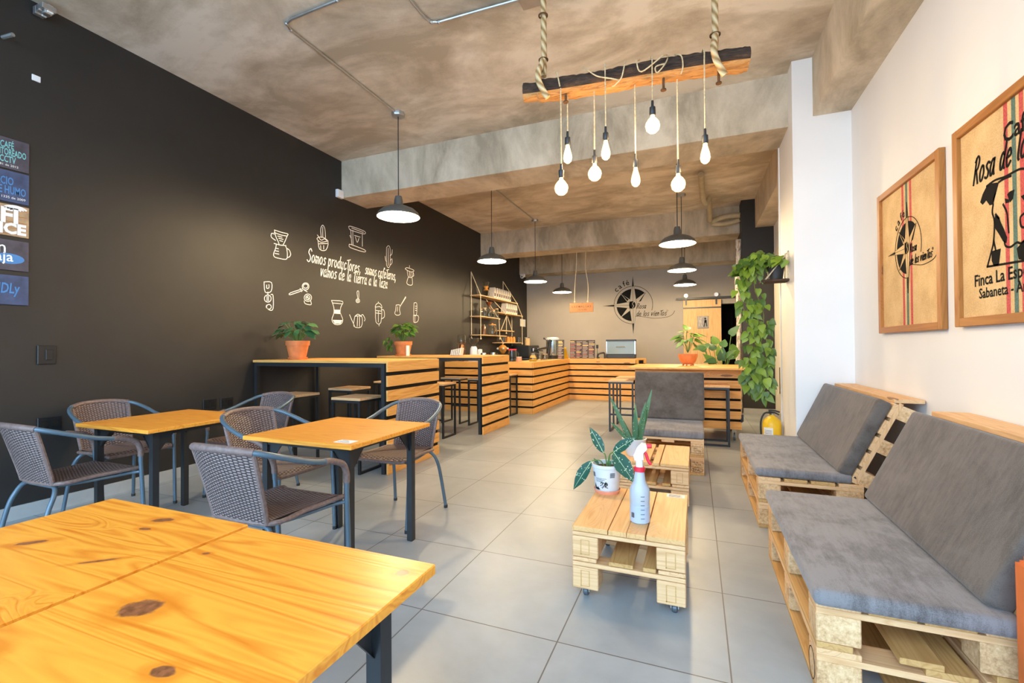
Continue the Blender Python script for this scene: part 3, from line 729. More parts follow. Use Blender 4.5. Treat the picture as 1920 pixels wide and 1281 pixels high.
# ------------------------------------------------------------------ slatted bars
def slats(mb, pl, length, n, pitch, bh, z0, depth=.02, edge=True):
    """n horizontal boards on a vertical plane (pl maps along, up, out)."""
    for i in range(n):
        z = z0 + i * pitch
        t_ = bmesh.new(); bmesh.ops.create_cube(t_, size=1)
        for v in t_.verts:
            q = pl((v.co.x + .5) * length, z + (v.co.y + .5) * bh, (v.co.z + .5) * depth); v.co = q
        bmesh.ops.bevel(t_, geom=t_.edges[:], offset=.0015, segments=1, affect='EDGES')
        mb.merge(t_); t_.free()
def bar_table(label, y0, y1, group):
    x0, x1, h = XL + .02, -2.8, 1.117
    t = thing('bar_table', label, 'bar table', ((x0 + x1) / 2, (y0 + y1) / 2, 0), 0, group)
    cx, cy = t.location.x, t.location.y
    X0, X1, Y0, Y1 = x0 - cx, x1 - cx, y0 - cy, y1 - cy
    MB('slat_pine_x').rbox((X0, Y0, h - .026), (X1 - .021, Y1, h), .002).build('tabletop', t)
    p = MB('slat_pine_y'); slats(p, plane((X1 - .020, Y0, 0), (0, 1, 0), (0, 0, 1)), Y1 - Y0, 8, .1437, .1065, .0005)
    p.build('slat_panel', t)
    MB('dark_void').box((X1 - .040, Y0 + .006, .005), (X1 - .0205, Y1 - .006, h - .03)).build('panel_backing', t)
    w = .04
    for (lx, ly) in ((X0 + .03, Y0 + .03), (X0 + .03, Y1 - .03), (X1 - .062, Y0 + .022), (X1 - .062, Y1 - .022)):
        MB('black_metal').box((lx - w / 2, ly - w / 2, 0), (lx + w / 2, ly + w / 2, h - .027)).build('leg', t)
    f = MB('black_metal')
    for ly in (Y0 + .022, Y1 - .022): f.box((X0 + .05, ly - w / 2, h - .067), (X1 - .082, ly + w / 2, h - .0265))
    f.box((X0 + .01, Y0 + .05, h - .067), (X0 + .05, Y1 - .05, h - .0265))
    f.build('rail', t)
    return t
bar_table('high pine bar table on black legs with slatted end, nearest the wicker chairs', 3.717, 4.683, 'slatted bar tables')
bar_table('high pine bar table with slatted end, between the nearer bar and the service counter', 5.885, 6.87, 'slatted bar tables')

# service counter: one joinery run round two corners
t = thing('service_counter', 'pine slatted service counter bending along the back of the cafe', 'counter', (-2.8, 8.0, 0))
def L(x, y, z=0): return (x + 2.8, y - 8.0, z)
hc, n, pit, bh = .955, 7, .1415, .106
p = MB('slat_pine_x'); slats(p, plane(L(XL + .02, 8.0), (1, 0, 0), (0, 0, 1)), 1.84, n, pit, bh, -.005 + .006); part_label(p.build('slat_panel', t), 'near slatted face')
p = MB('slat_pine_y'); slats(p, plane(L(-2.8, 8.0), (0, 1, 0), (0, 0, 1)), 2.57, n, pit, bh, .001); p.build('slat_panel', t)
p = MB('slat_pine_x'); slats(p, plane(L(-2.788, 10.582), (1, 0, 0), (0, 0, 1)), 1.54, n, pit, bh, .001); p.build('slat_panel', t)
p = MB('slat_pine_y'); slats(p, plane(L(-1.238, 10.572), (.17, .30, 0), (0, 0, 1)), .345, n, pit, bh, .001); p.build('slat_panel', t)
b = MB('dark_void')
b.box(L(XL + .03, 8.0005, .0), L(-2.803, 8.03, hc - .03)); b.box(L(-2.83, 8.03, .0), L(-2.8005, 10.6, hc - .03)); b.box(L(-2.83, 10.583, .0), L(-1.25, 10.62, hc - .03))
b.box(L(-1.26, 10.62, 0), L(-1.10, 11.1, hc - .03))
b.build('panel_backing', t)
wt = MB('slat_pine_x')
wt.box(L(XL + .02, 7.99, hc - .028), L(-2.8, 8.52, hc + .002)); wt.box(L(-3.32, 8.52, hc - .028), L(-2.8, 10.58, hc + .002)); wt.box(L(-3.32, 10.58, hc - .028), L(-1.24, 11.1, hc + .002))
wt.box(L(-1.24, 10.86, hc - .028), L(-1.08, 11.1, hc + .002))
wt.build('worktop', t)
# dark work bench along the left wall behind the counter
t = thing('work_bench', 'dark low work bench along the black wall behind the counter', 'bench', (-4.3, 10.9, 0))
MB('black_metal').box((-.33, -1.7, .86), (.27, 1.5, .90)).build('worktop', t)
MB('dark_void').box((-.30, -1.68, .0), (.22, 1.48, .86)).build('cabinet', t)

# movable island with casters
t = thing('counter_island', 'slatted pine island counter on casters before the barn door', 'counter', (-.125, 6.9, 0))
def I(x, y, z=0): return (x + .125, y - 6.9, z)
MB('slat_pine_x').rbox(I(-.86, 6.31, .938), I(.60, 7.5, .963), .003).build('worktop', t)
p = MB('slat_pine_x'); slats(p, plane(I(-.79, 6.6), (1, 0, 0), (0, 0, 1)), 1.33, 6, .1325, .1005, .158 + .0005 - .0); p.build('slat_panel', t)
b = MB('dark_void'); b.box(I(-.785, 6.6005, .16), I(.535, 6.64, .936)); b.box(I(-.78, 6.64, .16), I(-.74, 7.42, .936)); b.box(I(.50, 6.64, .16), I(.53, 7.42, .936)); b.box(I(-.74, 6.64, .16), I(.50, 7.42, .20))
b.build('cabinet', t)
p = MB('black_metal'); p.box(I(.535, 6.55, .27), I(.56, 6.62, .35)); p.box(I(.53, 6.575, .255), I(.552, 6.60, .305)); p.build('bracket', t)
def caster(parent, x, y, z, r=.03):
    c = MB('chrome'); c.box((x - .024, y - .024, z - .006), (x + .024, y + .024, z)); c.box((x - .019, y - .012, r), (x - .014, y + .012, z - .005)); c.box((x + .014, y - .012, r), (x + .019, y + .012, z - .005))
    o = c.build('caster', parent)
    M = Matrix.Translation((x - .013, y, r)) @ Matrix.Rotation(PI / 2, 4, 'Y')
    w = MB('caster_grey'); w.lathe([(0, 0), (r * .8, 0), (r, .005), (r, .021), (r * .8, .026), (0, .026)], (0, 0, 0), 16, M); w.build('wheel', o)
for cx, cy in ((-.70, 6.70), (.46, 6.68), (-.70, 7.36), (.46, 7.36)): caster(t, *I(cx, cy)[:2], .159, .05)

# ------------------------------------------------------------------ stools
def stool(label, w=.36, h=.75):
    t = thing('bar_stool', label, 'stool'); q = w / 2; b = .024
    MB('pallet_pine_x').rbox((-q, -q, h - .026), (q, q, h), .003).build('seat', t)
    i = q - b / 2 - .004
    for sx in (-1, 1):
        for sy in (-1, 1): MB('black_metal').box((sx * i - b / 2, sy * i - b / 2, 0), (sx * i + b / 2, sy * i + b / 2, h - .05)).build('leg', t)
    f = MB('black_metal')
    for s_ in (-1, 1):
        f.box((-i - b / 2, s_ * i - b / 2, h - .050), (i + b / 2, s_ * i + b / 2, h - .0265)); f.box((s_ * i - b / 2, -i + b / 2, h - .050), (s_ * i + b / 2, i - b / 2, h - .0265))
    f.build('seat_frame', t)
    f = MB('black_metal')
    for s_ in (-1, 1): f.box((s_ * i - b / 2, -i + b / 2, 0), (s_ * i + b / 2, i - b / 2, b))
    f.build('floor_bar', t)
    MB('black_metal').box((-i + b / 2, -i - b / 2, .24), (i - b / 2, -i + b / 2, .264)).build('footrest', t)
    return t
G = 'black framed wooden bar stools'
st = stool('square pine bar stool, near left one of the nearest bar table'); st.location = (-4.10, 3.80, 0); st['group'] = G
for x, y, r, lb in ((-3.24, 3.80, 0, 'square pine bar stool, near right one of the nearest bar table'),
                    (-4.06, 4.62, PI, 'square pine bar stool on the far left side of the nearest bar table'),
                    (-3.14, 4.66, PI, 'square pine bar stool partly hidden behind the slatted end of the nearest bar table'),
                    (-3.36, 5.61, 0, 'square pine bar stool standing in the gap before the second bar table'),
                    (-4.25, 5.72, 0, 'square pine bar stool by the black wall before the second bar table'),
                    (-3.19, 6.68, PI, 'square pine bar stool seen under the second bar table, its right one'),
                    (-3.72, 6.75, PI, 'square pine bar stool seen under the second bar table, its left one'),
                    (-3.26, 7.79, 0, 'pine bar stool against the near face of the service counter'),
                    (-1.01, 6.92, 0, 'pine bar stool at the left end of the island, nearer one'),
                    (-1.01, 7.60, 0, 'pine bar stool at the left end of the island, farther one'),
                    (.205, 6.385, PI / 2, 'pine bar stool before the island, right of the pallet armchair')):
    dup(st, (x, y, 0), r, lb, G)
# ------------------------------------------------------------------ pallet furniture
def block(parent, a, b, face=None, mat='pressed_block', name='block'):
    """Pallet block; face 'y' gives the pressed mark on the near side."""
    g = MB(mat, 'pallet_aged_y'); g.rbox(a, b, .004)
    if face == 'y':
        cx, hz = (a[0] + b[0]) / 2, (b[2] - a[2]); w = (b[0] - a[0]) * .16
        pl = plane((cx, a[1], a[2]), (1, 0, 0), (0, 0, 1))
        q = [(-w, hz * .15), (w, hz * .15), (w, hz * .85), (-w, hz * .85), (-w, hz * .15)]
        g.use(1).ribbon(q, .005, pl, -.001, .0012)
    return g.build(name, parent)
def stamp(parent, pl, lines, size, frame=None, oval=None):
    g = MB('ink_black')
    for (s_, x, y) in lines: g.text(s_, size, x, y, pl, .0012)
    if frame:
        x0, y0, x1, y1 = frame; g.ribbon([(x0, y0), (x1, y0), (x1, y1), (x0, y1), (x0, y0)], .002, pl, 0, .001)
    if oval:
        cx, cy, rx, ry = oval; g.ribbon([(cx + rx * math.cos(i * PI / 12), cy + ry * math.sin(i * PI / 12)) for i in range(25)], .0025, pl, 0, .001)
    return part_label(g.build('stamp', parent), 'black printed stamp')

def coffee_table(label, loc, mirror=False):
    t = thing('pallet_coffee_table', label, 'coffee table', loc)
    w, d = .53, .70; x0, y0 = -w / 2, -d / 2
    zc, H = .047, .353
    # deck: three wide boards and a narrow one, grain running away
    cuts = [(x0, x0 + .175), (x0 + .179, x0 + .265), (x0 + .267, x0 + .352), (x0 + .357, x0 + w)]
    if mirror: cuts = [(-b, -a) for a, b in cuts][::-1]; cuts = [(-.265, -.10), (-.096, -.02), (.006, .055), (.062, .265)]
    for a, b in cuts: MB('pallet_deck_y').rbox((a, y0, H - .024), (b, y0 + d, H), .002).build('deck_board', t)
    for y in (y0, -.05, y0 + d - .10): MB('pallet_pine_x').rbox((x0, y, H - .046), (x0 + w, y + .10, H - .027), .003).build('cross_board', t)
    bw = .128
    for bx in (x0, x0 + w - bw):
        for by in (y0, -.06, y0 + d - .12): block(t, (bx, by, H - .150), (bx + bw, by + .12, H - .049), 'y', 'pallet_pine_x')
    # lower pallet
    for a, b in ((x0, x0 + .12), (-.085, .03), (.075, .135), (x0 + w - .12, x0 + w)):
        MB('pallet_aged_y' if -.09 < a < .1 else 'pallet_pine_y').rbox((a, y0, H - .172), (b, y0 + d, H - .153), .003).build('deck_board', t)
    for y in (y0, -.05, y0 + d - .10): MB('pallet_pine_x').rbox((x0, y, H - .196), (x0 + w, y + .10, H - .175), .003).build('cross_board', t)
    for bx in (x0, x0 + w - bw):
        for by in (y0, y0 + d - .12): block(t, (bx, by, zc), (bx + bw, by + .12, H - .199), 'y', 'pallet_pine_x')
    for cx in (x0 + .06, x0 + w - .05):
        for cy in (y0 + .04, y0 + d - .05): caster(t, cx, cy, zc, .0225)
    return t
t = coffee_table('low pallet coffee table in front with spray bottle on it', (-.318, 2.60, 0))
mb = MB('paper_white', 'ink_grey'); mb.box((.15, .275, .3532), (.25, .335, .3538)); mb.use(1)
for i in range(4): mb.box((.16, .283 + i * .012, .3538), (.235 - .01 * (i % 2), .288 + i * .012, .3541))
part_label(mb.build('sticker', t), 'small white sticker')
coffee_table('low pallet coffee table behind, before the pallet armchair', (-.322, 4.02, 0), True)

def pallet_base(t, x0, x1, y0, y1, H, levels=2, mid=True, swap=False, n=4):
    """Stacked pallets: decks along Y, cross boards along X, blocks between; swap turns the pallets."""
    if swap: x0, x1, y0, y1 = y0, y1, x0, x1
    q = (lambda p: (p[1], p[0], p[2])) if swap else (lambda p: p)
    al, ac = ('x', 'y') if swap else ('y', 'x')
    h = H / levels; w = x1 - x0; xm, ym = (x0 + x1) / 2, (y0 + y1) / 2
    for lv in range(levels):
        z = lv * h; bw = (w - .02 * (n - 1)) / n
        for i in range(n):
            a = x0 + i * (bw + .02)
            if lv == 0 and i == 1: continue
            MB('pallet_pine_' + al if i in (0, n - 1) else 'pallet_aged_y').rbox(q((a, y0, z + h - .022)), q((a + bw, y1, z + h - .0003)), .002).build('deck_board', t)
        for y in (y0, ym - .06, y1 - .12): MB('pallet_pine_' + ac).rbox(q((x0, y, z + h - .045)), q((x1, y + .12, z + h - .0225)), .002).build('cross_board', t)
        for bx, ww in ((x0, .135), (xm - .06, .12), (x1 - .15, .15)):
            if not mid and ww == .12: continue
            for by in (y0, ym - .06, y1 - .12):
                if swap and by == ym - .06 and not mid: continue
                block(t, q((bx, by, z + .0225)), q((bx + ww, by + .12, z + h - .0455)))
        for bx, ww in ((x0, .11), (xm - .06, .12), (x1 - .11, .11)):
            MB('pallet_aged_y').rbox(q((bx, y0, z + .0005)), q((bx + ww, y1, z + .022)), .002).build('bottom_board', t)
def cushion(name, parent, a, b, mat, M=None, r=.028):
    t_ = bmesh.new(); bmesh.ops.create_cube(t_, size=1)
    for v in t_.verts: v.co = Vector([(a[i] + b[i]) / 2 + v.co[i] * (b[i] - a[i]) for i in range(3)])
    bmesh.ops.bevel(t_, geom=t_.edges[:], offset=min(r, (b[2] - a[2]) * .45), segments=4, affect='EDGES', profile=.6)
    g = MB(mat); g.smooth = True; g.merge(t_, M); t_.free()
    return g.build(name, parent, sharp=60)

def sofa(label, y0, y1, H):
    cy = (y0 + y1) / 2; x0, x1 = .39, 1.29
    t = thing('pallet_sofa', label, 'sofa', (.84, cy, 0))
    X0, X1, Y0, Y1 = x0 - .84, x1 - .84, y0 - cy, y1 - cy
    pallet_base(t, X0, X0 + .60, Y0, Y1, H, 2, False)
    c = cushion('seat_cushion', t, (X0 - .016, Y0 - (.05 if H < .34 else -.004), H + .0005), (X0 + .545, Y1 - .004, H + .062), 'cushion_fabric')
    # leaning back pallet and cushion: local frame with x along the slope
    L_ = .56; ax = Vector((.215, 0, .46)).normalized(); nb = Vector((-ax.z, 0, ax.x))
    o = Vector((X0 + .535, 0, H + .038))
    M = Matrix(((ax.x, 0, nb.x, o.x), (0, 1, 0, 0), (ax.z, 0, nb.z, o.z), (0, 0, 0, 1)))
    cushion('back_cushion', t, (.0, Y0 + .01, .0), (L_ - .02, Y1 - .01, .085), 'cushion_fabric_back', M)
    for i in range(5):
        a = -.02 + i * .118
        MB('pallet_pine_y').box((a, Y0 + .012, -.0225), (a + .095, Y1 - .012, -.001), M).build('back_board', t)
    for y in (Y0 + .012, -.05, Y1 - .112): MB('pallet_pine_z').box((-.02, y, -.046), (L_ + .0, y + .10, -.023), M).build('back_batten', t)
    for y in (Y0 + .012, -.05, Y1 - .112):
        for a in (-.015, .22, .46): MB('pressed_block').box((a, y, -.118), (a + .09, y + .10, -.0465), M).build('block', t)
    # top ledge bridging to the wall
    zt = o.z + ax.z * L_ + .0
    MB('pallet_pine_y').rbox((o.x + ax.x * L_ - .005, Y0 + .012, zt - .012), (X1 + .02, Y1 - .012, zt + .012), .002).build('top_board', t)
    for yy in (Y0 + .018, Y1 - .018):
        g = MB('black_metal'); s_ = 1 if yy > 0 else -1
        g.tube(spline([(X0 + .55, yy, H + .05), (X0 + .575, yy + s_ * -.004, H + .02), (X0 + .56, yy, H - .03), (X0 + .575, yy, H - .075)], 4), .009, 6)
        part_label(g.build('cushion_tie', t), 'dark fabric tie')
    return t
s1 = sofa('long pallet sofa nearest the camera on the right, with grey brown cushions', 1.935, 3.10, .335)
s2 = sofa('shorter looking pallet sofa against the white pillar, farther along the right wall', 3.56, 4.925, .345)
pl = plane((.39 - .84 - .0005, 1.96 - 2.52, .2), (0, -1, 0), (0, 0, 1))
stamp(s1, pl, [], .03, None, (-.05, -.13, .045, .055))

# pallet armchair facing the camera
t = thing('pallet_armchair', 'pallet armchair facing the camera with upright dark cushion', 'armchair', (-.262, 5.16, 0))
pallet_base(t, -.328, .327, -.40, .40, .345, 2, False, True)
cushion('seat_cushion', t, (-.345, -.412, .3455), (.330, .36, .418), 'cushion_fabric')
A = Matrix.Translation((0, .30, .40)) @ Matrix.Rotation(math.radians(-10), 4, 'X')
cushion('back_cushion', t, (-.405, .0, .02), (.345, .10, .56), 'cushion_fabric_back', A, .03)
for i in range(4): MB('pallet_pine_x').box((-.32, .102, -.02 + i * .14), (.32, .124, .09 + i * .14), A).build('back_board', t)
for x in (-.28, .20): MB('pallet_pine_z').box((x, .1245, -.045), (x + .09, .15, .54), A).build('back_batten', t)
pl = plane((.202, -.4005, .0), (1, 0, 0), (0, 0, 1))
stamp(t, pl, [('EPAL', .025, .040)], .034, None, (.062, .052, .050, .022))
stamp(t, plane((.202, -.4005, .1), (1, 0, 0), (0, 0, 1)), [('148 18', .012, .018), ('HT DB', .04, -.002)], .02, (.008, -.02, .112, .038))
stamp(t, plane((.202, -.4005, .225), (1, 0, 0), (0, 0, 1)), [('IPPC', .03, .025), ('CO 026', .03, .005)], .02, (.008, -.012, .112, .05))

# orange block at the near end of the long sofa
g = MB('orange_cloth'); g.smooth = True
t_ = bmesh.new(); bmesh.ops.create_cube(t_, size=1)
for v in t_.verts:
    k = v.co.z + .5; v.co = Vector((1.075 + v.co.x * (.36 + .012 * k), 1.712 + v.co.y * .33, .0 + k * .61))
bmesh.ops.bevel(t_, geom=t_.edges[:], offset=.02, segments=3, affect='EDGES'); g.merge(t_); t_.free()
tag(g.build('orange_pouf'), 'tall orange block at the near end of the long pallet sofa', 'pouf')

# ------------------------------------------------------------------ things on the coffee tables
# spotted plant
t = thing('potted_plant', 'spotted broad leaf plant in printed white pot on the front coffee table', 'plant', (-.515, 2.845, .353))
g = MB('coral_plastic'); g.lathe([(0, 0), (.072, 0), (.082, .022), (.079, .024), (.070, .006), (0, .006)], n=28); g.build('saucer', t)
g = MB('white_pot', 'soil'); g.lathe([(0, .0065), (.066, .0065), (.072, .02), (.087, .155), (.093, .158), (.093, .176), (.084, .176), (.081, .150), (0, .150)], n=32)
g.use(1).lathe([(0, .1505), (.0805, .1505)], n=24); pot = g.build('pot', t)
g = MB('ink_black')
def wrap(cx=0, cy=0, z=0, r=.079, slope=.112):
    def f(x, y, h=0):
        a = -PI / 2 - .25 + x / r; rr = r + (y - .09) * slope + .0012 + h
        return Vector((rr * math.cos(a), rr * math.sin(a), y))
    return f
wp = wrap()
for (x, y, w, h_) in ((-.062, .105, .018, .022), (.052, .108, .026, .024)):
    for k in range(5): g.ribbon([(x, y + h_ * k / 4), (x + w * .5, y + h_ * k / 4 + .001), (x + w, y + h_ * k / 4)], .0025, wp)
for k in range(4): g.ribbon([(-.035, .098 - k * .007), (-.005, .099 - k * .007), (.03 - .01 * k, .098 - k * .007)], .0014, wp)
for k in range(26):
    a = rnd.uniform(0, 2 * PI); r_ = rnd.uniform(.002, .024); x, y = .022 + r_ * math.cos(a) * 1.3, .062 + r_ * math.sin(a)
    g.ribbon([(x, y), (x + rnd.uniform(-.006, .006), y + rnd.uniform(-.007, .007)), (x + rnd.uniform(-.008, .008), y + rnd.uniform(-.009, .009))], .003, wp)
g.poly([(-.058, .028), (-.052, .062), (-.040, .036), (-.030, .045), (-.012, .030), (-.03, .026)], wp, -.001, .001)
part_label(g.build('print', pot), 'black printed motifs')
sb = MB('stem_green')
LV = [((.03, -.005, .225), (-.085, -.03, .395), .175, .070, (.3, -1, .35)), ((-.09, -.02, .185), (-.212, -.045, .003), .19, .082, (-.2, -1, .5)),
      ((.040, -.01, .245), (.172, -.05, .355), .165, .072, (-.25, -1, .5)), ((.045, -.02, .250), (.178, -.12, .112), .205, .105, (.25, -1, .45))]
LV[0] = ((-.018, -.01, .238), (-.10, -.01, .395), .172, .066, (.45, -1, .25))
for a, b, ln, w, up in LV:
    d = Vector(b) - Vector(a)
    lf = MB('leaf_spotted'); lf.leaf(a, d, up, d.length, w, 'lance', .10); lo = lf.build('leaf', t)
    v = MB('leaf_vein'); n_ = Vector(up).normalized(); 
    sd = d.normalized().cross(Vector(up)).normalized(); nn = sd.cross(d.normalized()).normalized()
    v.tube([Vector(a) + d * k - nn * (.10 * d.length * k * k) + nn * .0015 for k in (0, .25, .5, .75, .97)], [.0022, .002, .0016, .0012, .0006], 5); v.build('midrib', lo)
    sb.tube(spline([(rnd.uniform(-.015, .015), 0, .15), ((a[0]) * .45, a[1] * .5, .15 + (a[2] - .15) * .6 + .02), a], 5), .0038, 6)
sb.build('stem', t)
g = MB('leaf_dark'); g.leaf((-.05, .0, .165), (-.6, -.2, .7), (0, -1, .3), .045, .02, 'lance'); g.leaf((.015, -.01, .16), (.3, -.3, .8), (0, -1, .2), .04, .02, 'lance'); g.build('young_leaves', t)

# sword plant on the second table
t = thing('potted_plant', 'upright sword leaf plant in white bowl on the farther coffee table', 'plant', (-.475, 3.87, .353))
g = MB('white_pot', 'soil'); g.lathe([(0, 0), (.055, 0), (.062, .01), (.098, .14), (.092, .142), (.086, .125), (0, .125)], n=28); g.use(1).lathe([(0, .126), (.085, .126)], n=20); g.build('pot', t)
g = MB('leaf_sword')
for (x, y, dx, dy, h_, w) in ((-.035, 0, -.16, .0, .36, .040), (-.02, .02, -.11, .05, .20, .035), (.03, 0, .06, 0, .32, .042), (.01, -.01, .0, -.02, .24, .045), (.04, .02, .10, .03, .42, .040), (.02, .03, -.02, .06, .30, .035), (-.045, -.02, -.13, -.05, .15, .032), (.045, -.01, .05, -.02, .27, .036)):
    d = Vector((dx, dy, h_)); g.leaf((x, y, .12), d, (rnd.uniform(-.5, .5), -1, 0), d.length, w, 'sword', rnd.uniform(-.03, .05))
g.build('leaves', t)

# spray bottle
t = thing('spray_bottle', 'translucent spray bottle with red and white trigger on the front coffee table', 'spray bottle', (-.273, 2.425, .353))
body = [(0, 0), (.044, 0), (.050, .006), (.050, .085), (.048, .10), (.050, .112), (.050, .160), (.046, .175), (.030, .205), (.024, .250), (.021, .262), (0, .262)]
g = MB('spray_plastic', 'spray_liquid'); g.lathe(body[3:], n=28); g.use(1).lathe(body[:4], n=28); bo = g.build('bottle', t)
g = MB('ink_grey')
def wb(x, y, h=0):
    a = -PI / 2 + .22 + x / .05; return Vector(((.0506 + h) * math.cos(a), (.0506 + h) * math.sin(a), y))
for k in range(6): g.ribbon([(.0, .03 + k * .022), (.008, .03 + k * .022), (.017, .03 + k * .022)], .003, wb, 0, .0006)
g.poly([(-.052, .03), (-.034, .03), (-.034, .055), (-.052, .055)], wb, 0, .0006)
part_label(g.build('scale_marks', bo), 'dark printed level marks')
g = MB('red_plastic'); g.lathe([(.024, .256), (.027, .256), (.027, .278), (.022, .280), (.020, .270)], n=24); g.build('collar', t)
g = MB('white_plastic'); g.lathe([(.018, .278), (.018, .318), (0, .318)], n=18)
g.smooth = True
hd = [(-.022, 0, .312), (-.028, 0, .335), (-.010, 0, .378), (.010, 0, .398), (.036, 0, .395), (.040, 0, .372), (.020, 0, .350), (.022, 0, .318)]
a = [g.bm.verts.new((x, -.016, z)) for x, y, z in hd]; b = [g.bm.verts.new((x, .016, z)) for x, y, z in hd]
g._f(a); g._f(list(reversed(b)))
for i in range(len(hd)): g._f([a[i], b[i], b[(i + 1) % len(hd)], a[(i + 1) % len(hd)]])
g.build('spray_head', t)
g = MB('red_plastic'); g.tube([(.034, 0, .386), (.060, 0, .388)], [.013, .012], 10); g.build('nozzle', t)
g = MB('red_plastic'); g.tube(spline([(.028, 0, .355), (.036, 0, .335), (.042, 0, .315), (.056, 0, .292)], 4), [.008] * 12 + [.006], 8); g.build('trigger', t)

# ------------------------------------------------------------------ foliage plants on the bars, the island and the pillar shelf
def leafy(parent, mat, stemmat, n, cen, rad, size, droop=.3, zmin=None, kind='heart', aspect=.8, seed=1):
    r = random.Random(seed); g = MB(mat); sg = MB(stemmat); base = Vector((0, 0, cen[2] * .55))
    for i in range(n):
        a = i * 2.39996 + r.uniform(-.3, .3); el = math.asin(r.uniform(-.25, .98))
        q = Vector((math.cos(a) * math.cos(el) * rad[0], math.sin(a) * math.cos(el) * rad[1], math.sin(el) * rad[2])) * r.uniform(.62, 1.05)
        p = Vector(cen) + q
        if zmin is not None and p.z < zmin: p.z = zmin + r.uniform(0, .03)
        d = Vector((q.x, q.y, q.z * .5 - droop * max(rad))).normalized(); L_ = size * r.uniform(.75, 1.2)
        g.leaf(p - d * L_ * .3, d, (r.uniform(-.4, .4), r.uniform(-.9, .1), 1.0), L_, L_ * aspect, kind, .22)
        if i % 2 == 0:
            sg.tube(spline([base, base.lerp(p, .5) + Vector((0, 0, .04)), p - d * L_ * .3], 4), .003, 5)
    g.build('foliage', parent); sg.build('stem', parent)
def clay_pot(t, r0, r1, h, saucer=True, rim=.25):
    g = MB('terracotta', 'soil'); z0 = .012 if saucer else 0
    g.lathe([(0, z0), (r0, z0), (r1 * .93, h * (1 - rim)), (r1, h * (1 - rim)), (r1 * 1.03, h), (r1 * .93, h), (r1 * .88, h * .9), (0, h * .9)], n=28)
    g.use(1).lathe([(0, h * .9 + .001), (r1 * .87, h * .9 + .001)], n=20); g.build('pot', t)
    if saucer:
        g = MB('terracotta'); g.lathe([(0, 0), (r0 * 1.12, 0), (r0 * 1.25, .026), (r0 * 1.16, .026), (r0 * 1.05, .0115), (0, .0115)], n=28); g.build('saucer', t)
t = thing('potted_plant', 'dark leafy plant in clay pot at the left on the nearest high bar table', 'plant', (-4.27, 4.0, 1.1175))
clay_pot(t, .088, .128, .215)
leafy(t, 'leaf_dark', 'stem_green', 46, (-.02, 0, .31), (.25, .16, .15), .12, .28, .17, 'lance', .55, 3)
t = thing('potted_plant', 'bright trailing plant in clay pot on the second high bar table', 'plant', (-4.27, 6.06, 1.1175))
clay_pot(t, .10, .138, .225)
leafy(t, 'leaf_mid', 'stem_green', 70, (.0, 0, .35), (.24, .17, .18), .095, .3, .16, 'heart', .75, 5)
g = MB('leaf_mid')
r = random.Random(9)
for i in range(14): g.leaf((-.19 - r.uniform(0, .10), -.02 + r.uniform(-.08, .08), .11 + i * .013), (r.uniform(-1, .2), r.uniform(-1, .2), -1), (-.3, -1, .6), .08, .06)
g.build('trailing_leaves', t)
g = MB('white_plastic'); g.box((.115, -.09, 0), (.13, -.02, .16)); g.build('plant_label', t)
t = thing('potted_plant', 'green plant in round terracotta bowl standing on the island', 'plant', (-.105, 7.0, .9635))
g = MB('terracotta', 'soil'); g.lathe([(0, .016), (.06, .016), (.105, .06), (.130, .14), (.128, .165), (.118, .163), (.112, .13), (0, .13)], n=30); g.use(1).lathe([(0, .131), (.111, .131)], n=20)
g.use(0)
for i in range(7): g.ball((.07 * math.cos(i * .9), .07 * math.sin(i * .9), .012), .012, 8)
g.build('pot', t)
leafy(t, 'leaf_mid', 'stem_green', 26, (.0, 0, .33), (.20, .15, .22), .12, .3, .15, 'heart', .62, 11)
t = thing('potted_plant', 'broad leaf plant behind the island, its leaves showing above the worktop', 'plant', (.36, 7.75, 0))
g = MB('terracotta', 'soil'); g.lathe([(0, 0), (.13, 0), (.18, .32), (.165, .32), (.16, .28), (0, .28)], n=26); g.use(1).lathe([(0, .281), (.159, .281)], n=20); g.build('pot', t)
r = random.Random(4); g = MB('leaf_dark', 'leaf_mid'); sg = MB('stem_green')
for i in range(16):
    a = i * 2.4; p = Vector((math.cos(a) * r.uniform(.10, .25), math.sin(a) * r.uniform(.05, .16), r.uniform(.95, 1.32)))
    if i in (0, 5, 9): p.z += .12
    g.use(1 if i % 3 == 0 else 0).leaf(p, (p.x * 2, p.y * 2, r.uniform(-.2, .5)), (0, -1, .8), r.uniform(.14, .22), r.uniform(.11, .16), 'heart', .25)
    sg.tube(spline([(0, 0, .28), (p.x * .4, p.y * .4, .75), p], 5), .005, 6)
g.build('foliage', t); sg.build('stem', t)

# hanging pothos on a small rope shelf on the pillar
t = thing('wall_shelf', 'small dark wall shelf on rope fixed to the side of the white pillar', 'shelf', (.74, 5.27, 1.88))
MB('log_bark').rbox((-.12, -.10, 0), (.118, .10, .022), .003).build('board', t)
for y in (-.08, .08):
    MB('rope_sisal').tube([(.115, y, .29), (-.10, y, .0)], .006, 6).build('rope', t)
    MB('rope_sisal').tube([(.113, y, .29), (.108, y, .022)], .006, 6).build('rope', t)
    MB('galvanised').tube([(.122, y, .292), (.106, y, .292)], .007, 8).build('hook', t)
t = thing('hanging_plant', 'long trailing green vine in black pot on the pillar shelf', 'plant', (.755, 5.27, 1.9025))
g = MB('rubber_black', 'soil'); g.lathe([(0, 0), (.062, 0), (.085, .17), (.078, .17), (.074, .15), (0, .15)], n=24); g.use(1).lathe([(0, .151), (.0735, .151)], n=18); g.build('pot', t)
r = random.Random(21); g = MB('leaf_pothos'); sg = MB('vine_stem')
